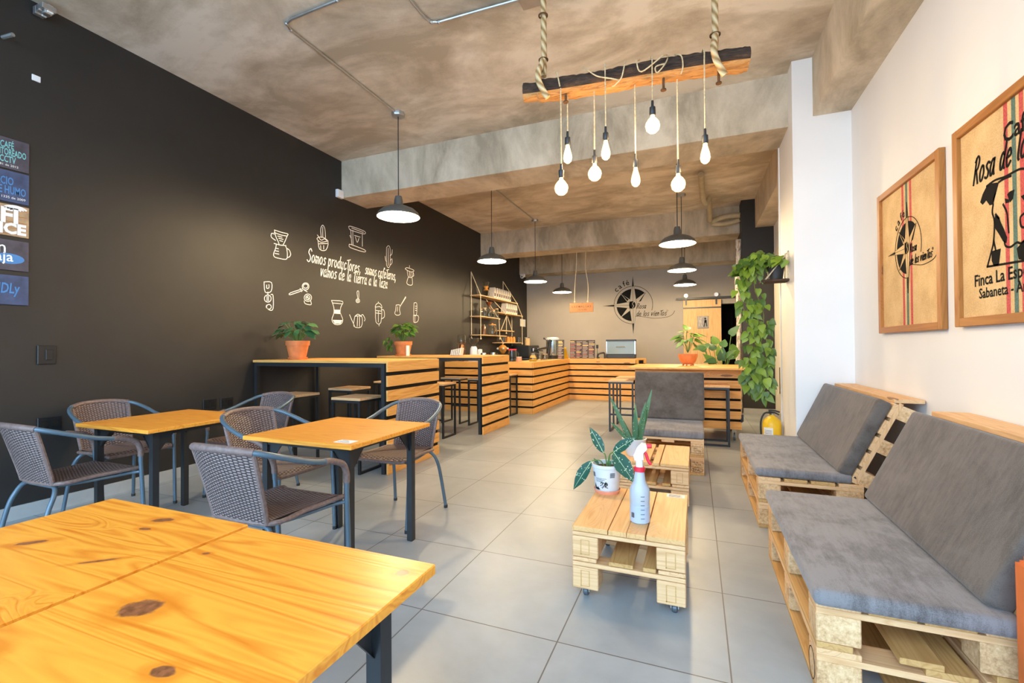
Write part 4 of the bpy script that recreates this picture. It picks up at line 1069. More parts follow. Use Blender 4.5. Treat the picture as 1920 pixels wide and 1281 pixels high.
for i in range(70):       # crown over the pot and to the left
    x = r.uniform(-.36, .07); y = r.uniform(-.13, .10); z = .23 - max(0, -x - .12) * .45 + r.uniform(-.07, .06)
    if x > -.10: z = .17 + r.uniform(0, .09)
    d = Vector((-.5 + r.uniform(-.6, .5), r.uniform(-1, .3), r.uniform(-.9, .1)))
    g.leaf((x, y, z), d, (r.uniform(-.5, .3), -1, .8), r.uniform(.08, .125), r.uniform(.065, .10), 'heart', .25)
def strand(pts, n, spread, size):
    P = spline(pts, 8); sg.tube(P, .0035, 5)
    for i in range(n):
        k = r.random() * (len(P) - 1); q = P[int(k)]
        o = Vector((r.uniform(-spread, spread), r.uniform(-spread, spread) * .8, r.uniform(-.03, .03)))
        d = Vector((o.x * 8 + r.uniform(-.3, .3), o.y * 4 - .4, -1 + r.uniform(-.2, .5)))
        g.leaf(q + o, d, (r.uniform(-.5, .5), -1, .35), size * r.uniform(.75, 1.25), size * r.uniform(.6, .95), 'heart', .22)
strand([(0, 0, .17), (-.16, -.06, .24), (-.27, -.06, .05), (-.26, -.05, -.3), (-.22, -.05, -.6), (-.26, -.04, -.9), (-.22, -.04, -1.12)], 72, .065, .082)
strand([(0, 0, .17), (-.13, -.07, .22), (-.20, -.08, -.05), (-.12, -.07, -.35), (-.15, -.06, -.7), (-.11, -.06, -1.0), (-.16, -.05, -1.17)], 72, .062, .082)
strand([(0, 0, .17), (-.20, -.04, .20), (-.30, -.03, .0), (-.30, -.03, -.25), (-.20, -.04, -.5), (-.16, -.04, -.8), (-.25, -.04, -1.0)], 48, .06, .08)
strand([(-.2, -.05, -.35), (-.12, -.06, -.5), (-.08, -.06, -.75), (-.10, -.06, -.95)], 22, .045, .075)
g.build('foliage', t); sg.build('vine', t)

# fire extinguisher by the pillar
t = thing('fire_extinguisher', 'yellow fire extinguisher on the floor by the white pillar', 'fire extinguisher', (.752, 5.62, 0))
g = MB('yellow_paint'); g.lathe([(0, 0), (.085, 0), (.092, .012), (.092, .40), (.082, .44), (.045, .475), (.026, .485), (.026, .50), (0, .50)], n=28); g.build('cylinder', t)
g = MB('paper_white', 'ink_grey', 'stripe_red')
def we(x, y, h=0):
    a = -PI / 2 - .55 + x / .0925; return Vector(((.0927 + h) * math.cos(a), (.0927 + h) * math.sin(a), y))
g.poly([(-.05 + .01 * i, .20) for i in range(11)] + [(.05 - .01 * i, .37) for i in range(11)], we, 0, .0006)
g.use(1)
for k in range(3): g.ribbon([(-.03 + .022 * k, .22), (-.03 + .022 * k, .28)], .014, we, .0006, .0012)
for k in range(3): g.ribbon([(-.035 + .014 * i, .31 + .015 * k) for i in range(6)], .004, we, .0006, .0012)
g.build('label_sheet', t)
g = MB('rubber_black', 'chrome'); g.lathe([(.02, .50), (.022, .53), (.0, .53)], n=14); g.tube(spline([(-.03, 0, .545), (.02, 0, .545), (.075, 0, .53)], 3), .008, 8); g.tube(spline([(-.03, 0, .53), (.02, 0, .525), (.07, 0, .50)], 3), .007, 8)
g.use(1).cyl((0, -.028, .505), .016, .012, 14); g.build('valve', t)
g = MB('rubber_black'); g.tube(spline([(-.02, 0, .52), (-.07, 0, .51), (-.105, 0, .42), (-.103, .0, .25), (-.102, 0, .15)], 5), .009, 8); g.build('hose', t)
# ------------------------------------------------------------------ pendant lamps
def lamp_light(parent, loc, power, col, r):
    d = bpy.data.lights.new('lamp_light', 'POINT'); d.energy = power; d.color = col; d.shadow_soft_size = r
    o = bpy.data.objects.new('lamp_light', d); COL.objects.link(o); o.location = loc; o.parent = parent
    return o
def pendant(label, x, y, z, box=True, top=ZC, gain=1.0):
    t = thing('pendant_lamp', label, 'lamp', (x, y, z), 0, 'dark metal dome pendant lamps')
    R = .2385
    g = MB('lamp_shade_outer', 'lamp_shade_inner')
    out = [(R, 0), (R, .012), (R * .93, .045), (R * .74, .085), (R * .45, .115), (.055, .128), (.050, .150), (.047, .19), (.036, .235), (.012, .24)]
    g.lathe(out, n=36)
    g.use(1).lathe([(R * .985, .001), (R * .91, .042), (R * .72, .080), (R * .43, .108), (.040, .118), (0, .118)], n=36)
    g.use(0).lathe([(R, 0), (R * .985, .001)], n=36)
    g.build('shade', t)
    MB('black_metal').tube([(0, 0, .238), (0, 0, top - z)], .0055, 8).build('cord', t)
    b = MB('lamp_glow'); b.ball((0, 0, .075), .040, 16); b.build('bulb', t)
    if box:
        c = MB('galvanised'); c.lathe([(0, top - z - .045), (.07, top - z - .045), (.075, top - z - .035), (.075, top - z), (0, top - z)], n=8); c.build('ceiling_box', t)
    lamp_light(t, (0, 0, .0), PENDANT_W * gain, WARM, .05)
    return t
pendant('dome pendant lamp nearest the camera, high on the left', -3.10, 4.32, 2.72, True, ZC, 1.35)
pendant('second dome pendant lamp of the left row, below the cross beam', -3.10, 6.87, 2.65)
pendant('third dome pendant lamp of the left row, before the back of the hall', -3.10, 9.08, 2.60)
pendant('smallest and farthest dome pendant lamp of the left row', -3.10, 11.15, 2.60, False, ZC, 1.25)
pendant('nearest and lowest hung looking dome pendant lamp of the right row', -.215, 6.58, 2.62, False)
pendant('middle dome pendant lamp of the right row', -.21, 8.55, 2.56)
pendant('farthest dome pendant lamp of the right row, above the barn door', -.21, 10.95, 2.60, False, ZC, 1.25)

# conduits on the ceiling
def conduit(name, pts, label, r=.011):
    g = MB('galvanised'); g.tube(pts, r, 8)
    for k in (0.25, .5, .75):
        i = int(k * (len(pts) - 1)); p = Vector(pts[i]); g.ball(p, r * 1.5, 8)
    return tag(g.build(name), label, 'conduit')
zc = ZC - .018
conduit('conduit', [(-1.15, 2.70, zc), (-2.5, 2.72, zc), (-2.98, 2.735, zc), (-3.06, 2.76, zc), (-3.09, 2.83, zc), (-3.09, 3.3, zc), (-3.10, 4.25, zc)], 'metal ceiling conduit running to the nearest pendant lamp')
conduit('conduit', [(-1.985, 2.2, zc), (-1.985, 2.9, zc), (-1.984, 3.13, zc), (-1.965, 3.19, zc), (-1.91, 3.215, zc), (-1.5, 3.225, zc), (-1.21, 3.235, zc)], 'metal ceiling conduit running to the grey box above the log lamp')
conduit('conduit', [(-3.10, 5.70, zc), (-3.10, 6.3, zc), (-3.10, 7.2, zc), (-3.10, 9.01, zc)], 'metal ceiling conduit between the two middle left pendant lamps', .009)
g = MB('galvanised'); g.rbox((-1.215, 3.05, ZC - .05), (-1.05, 3.32, ZC), .004); tag(g.build('junction_box'), 'grey junction box on the ceiling beside the left rope', 'box')
# plumbing pipes near the black wall
g = MB('pvc_cream'); g.tube(spline([(.10, 7.5, 3.84), (.12, 8.0, 3.80), (.14, 8.35, 3.72), (.18, 8.45, 3.66), (.22, 8.50, 3.72), (.24, 8.6, 3.78), (.26, 9.0, 3.70), (.28, 9.45, 3.62)], 5), .045, 12)
tag(g.build('drain_pipe'), 'cream drain pipe with trap under the ceiling at the right', 'pipe')
g = MB('pvc_cream'); g.tube(spline([(.30, 9.5, 3.60), (.45, 9.52, 3.66), (.62, 9.5, 3.68), (.80, 9.45, 3.66)], 5), .05, 12); g.tube(spline([(.30, 9.55, 3.58), (.5, 9.57, 3.56), (.70, 9.56, 3.58), (.80, 9.5, 3.60)], 5), .045, 12)
tag(g.build('duct_hose'), 'pale duct hose ending at the black wall below the ceiling', 'hose')

# ------------------------------------------------------------------ log chandelier
t = thing('log_chandelier', 'rough wooden log hung on ropes with eight glowing bulbs', 'chandelier', (-.40, 3.22, 3.10), math.atan2(.225, 1.41))
half = .745; r = random.Random(5)
def ring(k, top):
    """Part of the log's outline at position k: bark wraps the top and front, bare core below."""
    out = []
    a0, a1 = (-18, 212) if top else (212, 342)
    for i in range(13):
        a = math.radians(a0 + (a1 - a0) * i / 12)
        wob = 1 + .08 * math.sin(3 * a + 7 * k) + .05 * math.sin(9 * a + 23 * k) + .04 * math.sin(37 * k + 5 * a) + .03 * math.sin(71 * k + 11 * a)
        taper = 1.0 if -half + .10 < k < half - .02 else (.92 if k > 0 else .82)
        y = math.cos(a) * .080 * wob * taper; z = math.sin(a) * .070 * wob * taper
        if not top: z = max(z, -.064 + .006 * math.sin(14 * k) + .003 * math.sin(51 * k))
        out.append((k, y, z + .02 * math.sin(2.2 * k)))
    return out
N = 90
for nm, mt, top in (('bark', 'log_bark', True), ('core', 'log_core', False)):
    g = MB(mt); g.smooth = True
    rows = [[g.bm.verts.new(q) for q in ring(-half + 2 * half * i / N, top)] for i in range(N + 1)]
    for a, b in zip(rows, rows[1:]):
        for j in range(12): g._f([a[j], a[j + 1], b[j + 1], b[j]])
    g._f(list(reversed(rows[0]))); g._f(rows[-1])
    for a, b in zip(rows, rows[1:]): g._f([a[0], b[0], b[12], a[12]])
    g.build(nm, t, sharp=55)
for x in (-.60, .545):
    g = MB('rope_twist'); g.tube([(x, .0, .086), (x + .004, .0, .20), (x, .0, ZC - 3.10)], .021, 10, uvl=True)
    g.tube(spline([(x, -.022, .20), (x - .012, -.05, .13), (x - .025, -.092, .07), (x - .02, -.105, .0), (x + .005, -.10, -.06), (x + .04, -.085, -.115)], 5), .021, 10, uvl=True)
    g.build('rope', t)
    for z_ in (.20, .52):
        g = MB('rust_iron'); g.tube([(x + .030 * math.cos(i * PI / 8), .030 * math.sin(i * PI / 8) - .010, z_) for i in range(16)], .006, 6, closed=True); g.build('rope_clamp', t)
cords = [(-.470, -.755, 'G', -.06), (-.432, -.508, 'S', -.06), (-.245, -.648, 'G', -.06), (-.167, -.540, 'S', .09), (.030, -.712, 'S', -.06), (.138, -.392, 'G', .09), (.305, -.768, 'G', -.06), (.462, -.625, 'S', .09)]
for (x, zb, kd, z0) in cords:
    z_top = zb + (.125 if kd == 'G' else .135)
    y0 = -.088 if z0 > 0 else (-.01 if x not in (-.470,) else -.086)
    g = MB('rope_tan'); y1 = y0
    if z0 > 0: g.tube(spline([(x, .0, .088), (x, -.06, .085), (x, -.095, .04), (x, y0 - .002, -.04), (x, y0, z_top)], 5), .0045, 6)
    else: g.tube([(x, y1, -.062), (x, y1, z_top)], .0045, 6)
    g.build('cord', t)
    g = MB('black_metal'); g.lathe([(0, z_top + .04), (.008, z_top + .04), (.009, z_top), (.019, z_top - .004), (.021, z_top - .05), (.017, z_top - .056), (0, z_top - .056)], (x, y1, 0), 14); g.build('lamp_socket', t)
    zz = z_top - .056
    if kd == 'G': prof = [(.0135, zz), (.0145, zz - .014), (.030, zz - .030), (.044, zz - .052), (.0475, zz - .072), (.041, zz - .098), (.024, zz - .115), (0, zz - .119)]
    else: prof = [(.0135, zz), (.0145, zz - .014), (.020, zz - .035), (.028, zz - .065), (.0315, zz - .092), (.026, zz - .115), (.013, zz - .128), (0, zz - .131)]
    g = MB('filament_glow'); g.lathe(prof, (x, y1, 0), 18); part_label(g.build('bulb', t), 'glowing round bulb' if kd == 'G' else 'glowing pear bulb')
    lamp_light(t, (x, y1, zz - .15), BULB_W, AMBER, .05)
MB('rope_tan').tube(spline([(-.50, -.07, .07), (-.49, -.092, .03), (-.475, -.09, -.05)], 4), .0045, 6).build('cord_winding', t)
MB('rope_tan').tube(spline([(-.32, -.03, .095), (-.28, -.095, .03), (-.22, -.1, -.02), (-.13, -.095, -.045), (-.08, -.09, -.06)], 5), .0045, 6).build('cord_winding', t)
MB('rope_tan').tube(spline([(-.03, -.03, .095), (-.04, -.1, .03), (-.06, -.098, -.05), (-.10, -.085, -.085), (-.12, -.05, -.075)], 5), .0045, 6).build('cord_winding', t)
MB('rope_tan').tube(spline([(.06, -.03, .095), (.04, -.1, .04), (.07, -.1, -.03), (.20, -.105, .05), (.24, -.03, .10)], 5), .0045, 6).build('cord_winding', t)
MB('rope_tan').tube(spline([(.25, -.03, .095), (.22, -.105, .0), (.17, -.10, -.05), (.16, -.1, -.01), (.22, -.105, .0)], 5), .0045, 6).build('cord_winding', t)
MB('rope_tan').tube(spline([(.29, -.03, .095), (.32, -.10, .04), (.33, -.098, -.03), (.32, -.08, -.07)], 5), .0045, 6).build('cord_winding', t)
for x in (-.44, .215, .56):
    g = MB('rust_iron'); g.tube([(x, -.03, -.05), (x, -.03, -.135)], .0085, 8); g.lathe([(0, -.137), (.019, -.137), (.019, -.129), (0, -.129)], (x, -.03, 0), 8); g.build('bolt', t)

# ------------------------------------------------------------------ lettering and drawings on the black wall
pw = plane((XL + .0005, 0, 0), (0, 1, 0), (0, 0, 1))
LBL = {'pour_over': 'white drawing of a pour over dripper on a jug, upper left on the black wall', 'moss_pot': 'white drawing of a small pot with a tall stirrer above the slogan',
 'espresso_machine': 'white drawing of an espresso machine above the slogan', 'milk_frother': 'white drawing of a slim frothing tube right above the slogan end',
 'moka_pot': 'white drawing of a moka pot right of the slogan', 'siphon': 'white drawing of a siphon brewer at the lower left on the black wall',
 'portafilter': 'white drawing of a portafilter left below the slogan', 'grinder': 'white drawing of a round hand grinder below the portafilter drawing',
 'drip_carafe': 'white drawing of an hourglass carafe with filled bands above the bar', 'kettle': 'white drawing of a gooseneck kettle above the bar',
 'spoon': 'white drawing of a little measuring spoon above the kettle drawing', 'french_press': 'white drawing of a french press right of the kettle drawing',
 'cezve': 'white drawing of a long handled cezve right of the french press drawing', 'press_tube': 'white drawing of a tube coffee press, lowest at the right end'}
for k, strokes in DOODLES.items():
    g = MB('chalk_white')
    for fill, pts in strokes:
        if fill: g.poly(pts, pw, 0, .001)
        else: g.ribbon(sp2(pts, 3) if len(pts) > 2 else pts, .009, pw, 0, .001)
    tag(g.build('wall_drawing'), LBL[k], 'wall drawing', 'white coffee drawings on the black wall')
g = MB('chalk_white')
hand(g, 'Somos productores,', 4.52, 2.372, .098, pw, .0125, .18, 1.03)
hand(g, 'somos cafeteros,', 5.64, 2.372, .096, pw, .0125, .18, .78)
hand(g, 'vamos de la tierra a la taza', 4.74, 2.213, .098, pw, .0125, .18, 1.45)
tag(g.build('wall_slogan'), 'white handwritten slogan in two lines on the black wall', 'lettering')

# posters at the left edge
def poster(label, z0, z1, mat, build, yr=1.846):
    w = .78; t = thing('wall_sign', label, 'sign', (XL, yr - w / 2, (z0 + z1) / 2), 0, 'painted board signs on the black wall')
    h = z1 - z0
    MB(mat).rbox((.0, -w / 2, -h / 2), (.012, w / 2, h / 2), .002).build('board', t)
    pl = plane((.0122, w / 2, -h / 2), (0, 1, 0), (0, 0, 1)); build(t, pl, h)
def s1(t, pl, h):
    g = MB('paint_teal'); g.text('NUESTRO CAFÉ', .068, -.085, .150, pl, .001, 'RIGHT', 0, .46, .001); g.build('lettering', t); g = MB('paint_teal'); g.text('ES MONITOREADO', .068, -.018, .098, pl, .001, 'RIGHT', 0, .42, .001); g.build('lettering', t); g = MB('paint_teal'); g.text('POR CCTV', .068, -.075, .045, pl, .001, 'RIGHT', 0, .48, .001); g.build('lettering', t)
    g = MB('chalk_white'); g.text('Ley 1581 de 2012', .022, -.06, .018, pl, .001, 'RIGHT'); part_label(g.build('lettering', t), 'small white line')
def s2(t, pl, h):
    g = MB('paint_blue'); g.text('ESPACIO', .080, -.085, .125, pl, .001, 'RIGHT', 0, .50, .0015); g.build('lettering', t); g = MB('paint_blue'); g.text('LIBRE DE HUMO', .080, -.018, .060, pl, .001, 'RIGHT', 0, .48, .0015); g.build('lettering', t)
    g = MB('chalk_white'); g.text('Ley 1335 de 2009', .024, -.02, .026, pl, .001, 'RIGHT'); part_label(g.build('lettering', t), 'small white line')
def s3(t, pl, h):
    g = MB('chalk_white'); g.text('WIFI', .150, -.055, .098, pl, .002, 'RIGHT', 0, .95, .006); g.build('lettering', t); g = MB('chalk_white'); g.text('SERVICE', .105, -.018, .018, pl, .002, 'RIGHT', 0, .95, .005); g.build('lettering', t)
    g = MB('chalk_white')
    for rr in (.03, .048, .066): g.ribbon([(-.075 + rr * math.cos(a * PI / 12), .188 + rr * .55 * math.sin(a * PI / 12)) for a in range(2, 11)], .011, pl, 0, .002)
    g.build('signal_arcs', t)
    g = MB('frame_wood_y')
    for i in range(5): g.poly([(-.76, .012 + .045 * i), (-.012, .012 + .045 * i), (-.012, .016 + .045 * i), (-.76, .016 + .045 * i)], pl, 0, .0006)
    g.build('plank_lines', t)
def s4(t, pl, h):
    g = MB('paint_blue'); g.poly([(-.11 + .085 * math.cos(a * PI / 12), .085 + .038 * math.sin(a * PI / 12)) for a in range(24)], pl, 0, .0008); g.build('brush_mark', t)
    g = MB('chalk_white'); g.text('Orden', .12, -.12, .125, pl, .0018, 'RIGHT', 0, .85, .001); g.build('lettering', t); g = MB('chalk_white'); g.text('la caja', .10, -.085, .065, pl, .0018, 'RIGHT', 0, .9, .001); g.build('lettering', t)
def s5(t, pl, h):
    g = MB('paint_blue'); g.text('PET FRIENDLy', .105, -.055, .085, pl, .0018, 'RIGHT', .15, .56, .002); g.build('lettering', t)
poster('topmost dark sign with teal lettering at the left edge of the black wall', 2.574, 2.80, 'sign_plum', s1)
poster('blue lettered smoke free sign, second from the top', 2.332, 2.561, 'sign_blue', s2)
poster('brown sign with large white letters and signal arcs, middle of the sign stack', 2.085, 2.314, 'sign_tan', s3)
poster('dark sign with white writing over a blue brush mark, second from the bottom', 1.832, 2.055, 'sign_plum', s4)
poster('bottom sign of the stack with blue lettering', 1.58, 1.797, 'sign_blue', s5)
# switches and sockets
def wallplate(label, y, z, w, h, kind):
    t = thing('wall_switch' if kind == 's' else 'wall_socket', label, 'switch' if kind == 's' else 'socket', (XL, y, z))
    MB('switch_black').rbox((.0005, -w / 2, -h / 2), (.010, w / 2, h / 2), .003).build('plate', t)
    if kind == 's': MB('switch_black').rbox((.010, -.010, -.04), (.016, .032, .04), .002).build('rocker', t)
    else:
        for oy in ((-.032, .032) if w > .13 else (0,)):
            g = MB('dark_void'); g.rbox((.010, oy - .022, -.030), (.0125, oy + .022, .030), .001); g.build('outlet', t)
wallplate('black light switch on the black wall below the signs', 1.955, 1.21, .112, .145, 's')
wallplate('black double socket low on the wall behind the first wicker chair', 1.972, .674, .142, .108, 'o')
wallplate('black socket low on the wall, left one of the pair', 3.235, .675, .14, .108, 'o')
wallplate('black socket low on the wall, right one of the pair', 3.42, .672, .14, .108, 'o')
g = MB('white_plastic'); g.rbox((XL, 5.02, 3.36), (XL + .05, 5.14, 3.47), .006); tag(g.build('motion_sensor'), 'small white sensor box beside the cross beam end', 'sensor')
t = thing('security_camera', 'small white dome camera under the back beam by the black wall', 'camera', (-4.55, 12.24, 3.22))
MB('white_plastic').rbox((-.07, -.05, .0), (.07, .008, .09), .008).build('housing', t)
g = MB('white_plastic', 'rubber_black'); g.ball((0, -.08, .01), .055, 14); g.use(1).ball((.015, -.125, .0), .022, 10); g.build('lens_dome', t)
g = MB('white_plastic'); g.rbox((XL, 1.86, 3.30), (XL + .008, 1.91, 3.345), .002); tag(g.build('wall_clip'), 'tiny pale clip high on the black wall', 'clip')
g = MB('galvanised'); g.tube([(XL + .01, 1.70, 3.52), (XL + .10, 1.72, 3.53)], .014, 8); tag(g.build('wall_bracket'), 'small metal bracket stub at the upper left edge', 'bracket')
g = MB('galvanised', 'paper_white')
for i in range(9): g.use(i % 2).rbox((XL + .01 + .01 * i, 1.86 + .012 * (i % 4), 3.80 + .01 * (i % 3)), (XL + .05 + .012 * i, 1.92 + .012 * (i % 3), 3.86 + .01 * (i % 2)), .003)
tag(g.build('cable_bundle'), 'small bundle of fittings in the upper left ceiling corner', 'fitting')

# ------------------------------------------------------------------ compass logo
def logo(pl, k, dark, paper, wtxt, parent, filled=True, swash=True):
    """Compass rose with lettering; unit = ring radius k."""
    g = MB(dark)
    def arc(r, a0, a1, n=28): return [(r * math.cos(math.radians(a0 + (a1 - a0) * i / n)), r * math.sin(math.radians(a0 + (a1 - a0) * i / n))) for i in range(n + 1)]
    sc = lambda P: [(x * k, y * k) for x, y in P]
    for a0, a1 in ((94, 176), (42, 86), (186, 266)):
        g.poly(sc(arc(.86, a0, a1, 14) + arc(.18, a1, a0, 6)), pl, 0, .001)
    g.build('dark_sectors', parent)
    g = MB(paper)
    def needle(a, L_, w, m):
        a = math.radians(a); d = (math.cos(a), math.sin(a)); n = (-d[1], d[0])
        return [(0, 0), (d[0] * m + n[0] * w, d[1] * m + n[1] * w), (d[0] * L_, d[1] * L_), (d[0] * m - n[0] * w, d[1] * m - n[1] * w)]
    def bigneedle(a, L_, w):
        a = math.radians(a); d = (math.cos(a), math.sin(a)); n = (-d[1], d[0])
        return [(n[0] * w, n[1] * w), (d[0] * .72 + n[0] * w * .50, d[1] * .72 + n[1] * w * .50), (d[0] * L_, d[1] * L_), (d[0] * .72 - n[0] * w * .50, d[1] * .72 - n[1] * w * .50), (-n[0] * w, -n[1] * w)]
    for a in (135, 45, 225): g.poly(sc(needle(a, .93, .10, .32)), pl, 0, .0018)
    for a, l in ((90, 1.50), (180, 1.58), (270, 1.50)): g.poly(sc(bigneedle(a, l, .20)), pl, 0, .0022)
    g.build('star_points', parent)
    g = MB(dark)
    g.ribbon(sc(arc(1.0, 68, 269, 40)), .022 * k, pl, 0, .0014); g.ribbon(sc(arc(1.0, 95, -18, 30)), .022 * k, pl, 0, .0014)
    for a, l in ((90, 1.50), (180, 1.58), (270, 1.50)):
        q = sc(bigneedle(a, l, .20)); g.ribbon(q, .011 * k, pl, 0, .0026); d = (math.cos(math.radians(a)) * k, math.sin(math.radians(a)) * k)
        g.ribbon([(d[0] * .1, d[1] * .1), (d[0] * l, d[1] * l)], .014 * k, pl, 0, .0026)
        g.poly([(d[0] * .98 - d[1] * .045, d[1] * .98 + d[0] * .045), (d[0] * l, d[1] * l), (d[0] * .98 + d[1] * .045, d[1] * .98 - d[0] * .045)], pl, 0, .0028)
    for a in (135, 45, 225): g.ribbon(sc(needle(a, .93, .10, .32)), .010 * k, pl, 0, .0022)
    q = sc([(.30, .16), (.66, .66), (.40, .18)]); g.poly(q, pl, 0, .0024)
    q = sc([(-.30, .22), (-.64, .66), (-.22, .30)]); g.poly(q, pl, 0, .0020)
    g.build('ring_and_outlines', parent)
    g = MB(dark, paper); g.poly([(k * .13 * math.cos(i * PI / 10), k * .18 * math.sin(i * PI / 10)) for i in range(20)], pl, 0, .0032)
    g.use(1).ribbon(sp2(sc([(.04, .17), (-.03, .06), (.03, -.05), (-.03, -.17)]), 4), .025 * k, pl, 0, .0036); g.build('coffee_bean', parent)
    g = MB(dark)
    for c, a in zip('café', (136, 124, 112.5, 103.5)):
        r_ = 1.10 * k; aa = math.radians(a); g.text(c, .40 * k, r_ * math.cos(aa), r_ * math.sin(aa), pl, .0016, 'CENTER', 0, 1, .004 * k, aa - PI / 2)
    hand(g, 'Rosa', .18 * k, -.20 * k, .155 * k, pl, .026 * k, .25, .50 * k)
    hand(g, 'de los vientos', .17 * k, -.60 * k, .165 * k, pl, .026 * k, .25, 1.52 * k)
    g.ribbon(sp2(sc([(.02, -.64), (.25, -.60), (.6, -.66), (1.0, -.73), (1.35, -.73), (1.75, -.68), (1.98, -.55), (2.08, -.38)]), 4), .018 * k, pl, 0, .0016)
    g.ribbon([(1.72 * k + .035 * k * math.cos(i * PI / 6), -.36 * k + .035 * k * math.sin(i * PI / 6)) for i in range(13)], .010 * k, pl, 0, .0016)
    g.build('lettering', parent)
t = thing('compass_logo', 'large dark compass rose logo with lettering on the grey back wall', 'logo', (-1.576, YB - .0005, 2.365))
logo(plane((0, 0, 0), (1, 0, 0), (0, 0, 1)), .515, 'decal_dark', 'wall_grey_paint', .02, t)

# ------------------------------------------------------------------ framed burlap prints on the right wall
def framed(label, y0, y1, z0, z1, stripes):
    t = thing('framed_print', label, 'picture', (XR, (y0 + y1) / 2, (z0 + z1) / 2)); w, h = (y1 - y0) / 2, (z1 - z0) / 2; b = .045
    for s_ in (-1, 1):
        MB('frame_wood_z').rbox((-.034, s_ * w - (b if s_ > 0 else 0), -h), (-.001, s_ * w + (0 if s_ > 0 else b), h), .003).build('frame_side', t)
        MB('frame_wood_y').rbox((-.033, -w + b + .0005, s_ * h - (b if s_ > 0 else 0)), (-.001, w - b - .0005, s_ * h + (0 if s_ > 0 else b)), .003).build('frame_rail', t)
    MB('burlap').box((-.014, -w + b - .006, -h + b - .006), (-.003, w - b + .006, h - b + .006)).build('burlap_cloth', t)
    pl = plane((-.0142, 0, 0), (0, -1, 0), (0, 0, 1))
    for (yy, ww, mt) in stripes:
        x = -(yy - (y0 + y1) / 2); g = MB(mt); g.poly([(x - ww / 2, -h + b), (x + ww / 2, -h + b), (x + ww / 2, h - b), (x - ww / 2, h - b)], pl, 0, .0004); part_label(g.build('stripe', t), mt.replace('stripe_', '') + ' woven stripe')
    return t, pl
t, pl = framed('smaller looking framed burlap print with compass logo, left one on the white wall', 3.30, 4.25, 1.33, 2.362, ((3.845, .030, 'stripe_red'), (3.785, .030, 'stripe_green'), (3.725, .030, 'stripe_red')))
pr = MB('ink_black').box((-.0146, -.002, -.002), (-.0144, .002, .002)).build('compass_print', t)
lo = plane((-.0147, .0, .04), (0, -1, 0), (0, 0, 1))
logo(lo, .20, 'ink_black', 'burlap', .012, pr)
t, pl = framed('larger framed burlap print with dog portrait, cut by the right picture edge', 2.19, 3.155, 1.338, 2.375, ((2.737, .028, 'stripe_red'), (2.681, .028, 'stripe_green'), (2.629, .028, 'stripe_red')))
cy, cz = (2.19 + 3.155) / 2, (1.338 + 2.375) / 2
dpl = plane((-.0147, 0, 0), (0, -1, 0), (0, 0, 1))
g = MB('ink_black')
for P in DOG_FILL: g.poly([(-(y - cy), z - cz) for y, z in P], dpl, 0, .0008)
for P in DOG_LINE: g.ribbon(sp2([(-(y - cy), z - cz) for y, z in P], 4), .010, dpl, 0, .0008)
# unseen far half of the head, mirrored about the snout
for P in DOG_FILL[:3]: g.poly([(-(2 * 2.60 - y - cy), z - cz) for y, z in reversed(P)], dpl, 0, .0008)
for P in DOG_LINE[:4]: g.ribbon(sp2([(-(2 * 2.60 - y - cy), z - cz) for y, z in P], 4), .010, dpl, 0, .0008)
part_label(g.build('dog_print', t), 'black printed dog head')
g = MB('ink_black')
hand(g, 'Rosa de los vientos', -(3.0 - cy), 2.045 - cz, .072, dpl, .010, .25, .76)
g.build('lettering', t); g = MB('ink_black')
g.text('Café', .115, -(2.755 - cy), 2.155 - cz, dpl, .0008, 'LEFT', 0, .95, .002)
g.build('lettering', t); g = MB('ink_black')
g.text('Finca La Esperanza', .082, -(3.005 - cy), 1.535 - cz, dpl, .0008, 'LEFT', 0, .92, .0012); g.build('lettering', t); g = MB('ink_black'); g.text('Sabaneta - Antioquia', .070, -(2.965 - cy), 1.472 - cz, dpl, .0008, 'LEFT', 0, .92, .001)
g.build('lettering', t)

# ------------------------------------------------------------------ barn door and things on the back wall
t = thing('barn_door', 'pine sliding barn door on a black rail in the back wall', 'door', (.16, YB - .10, 0))
d = MB('door_pine')
for i in range(5): d.rbox((-.45 + i * .18, 0, .004), (-.45 + i * .18 + .1795, .04, 2.215 - .0), .0015)
d.build('panel', t)
d = MB('door_pine'); d.rbox((-.45, -.003, 2.225), (.45, .04, 2.42), .002); d.build('top_panel', t)
MB('black_metal').box((-.45, -.008, 2.20), (.45, -.0035, 2.235)).build('cross_strip', t)
for x in (-.38, .34):
    g = MB('black_metal'); g.box((x - .022, -.012, 2.29), (x + .022, -.004, 2.56)); g.build('hanger', t)
    M = Matrix.Translation((x, -.022, 2.5405)) @ Matrix.Rotation(PI / 2, 4, 'X')
    g = MB('galvanised'); g.lathe([(0, -.008), (.05, -.008), (.05, .008), (0, .008)], (0, 0, 0), 20, M); g.build('roller', t)
g = MB('black_metal'); g.box((.195, -.035, 1.15), (.235, -.022, 1.47)); g.box((.20, -.022, 1.16), (.23, 0, 1.19)); g.box((.20, -.022, 1.43), (.23, 0, 1.46)); g.build('handle', t)
g = MB('metal_plate', 'menu_ink_light', 'ink_black'); g.rbox((-.115, -.010, 1.68), (.155, -.0005, 2.0), .003)
pl = plane((.02, -.0105, 1.84), (1, 0, 0), (0, 0, 1))
g.use(1)
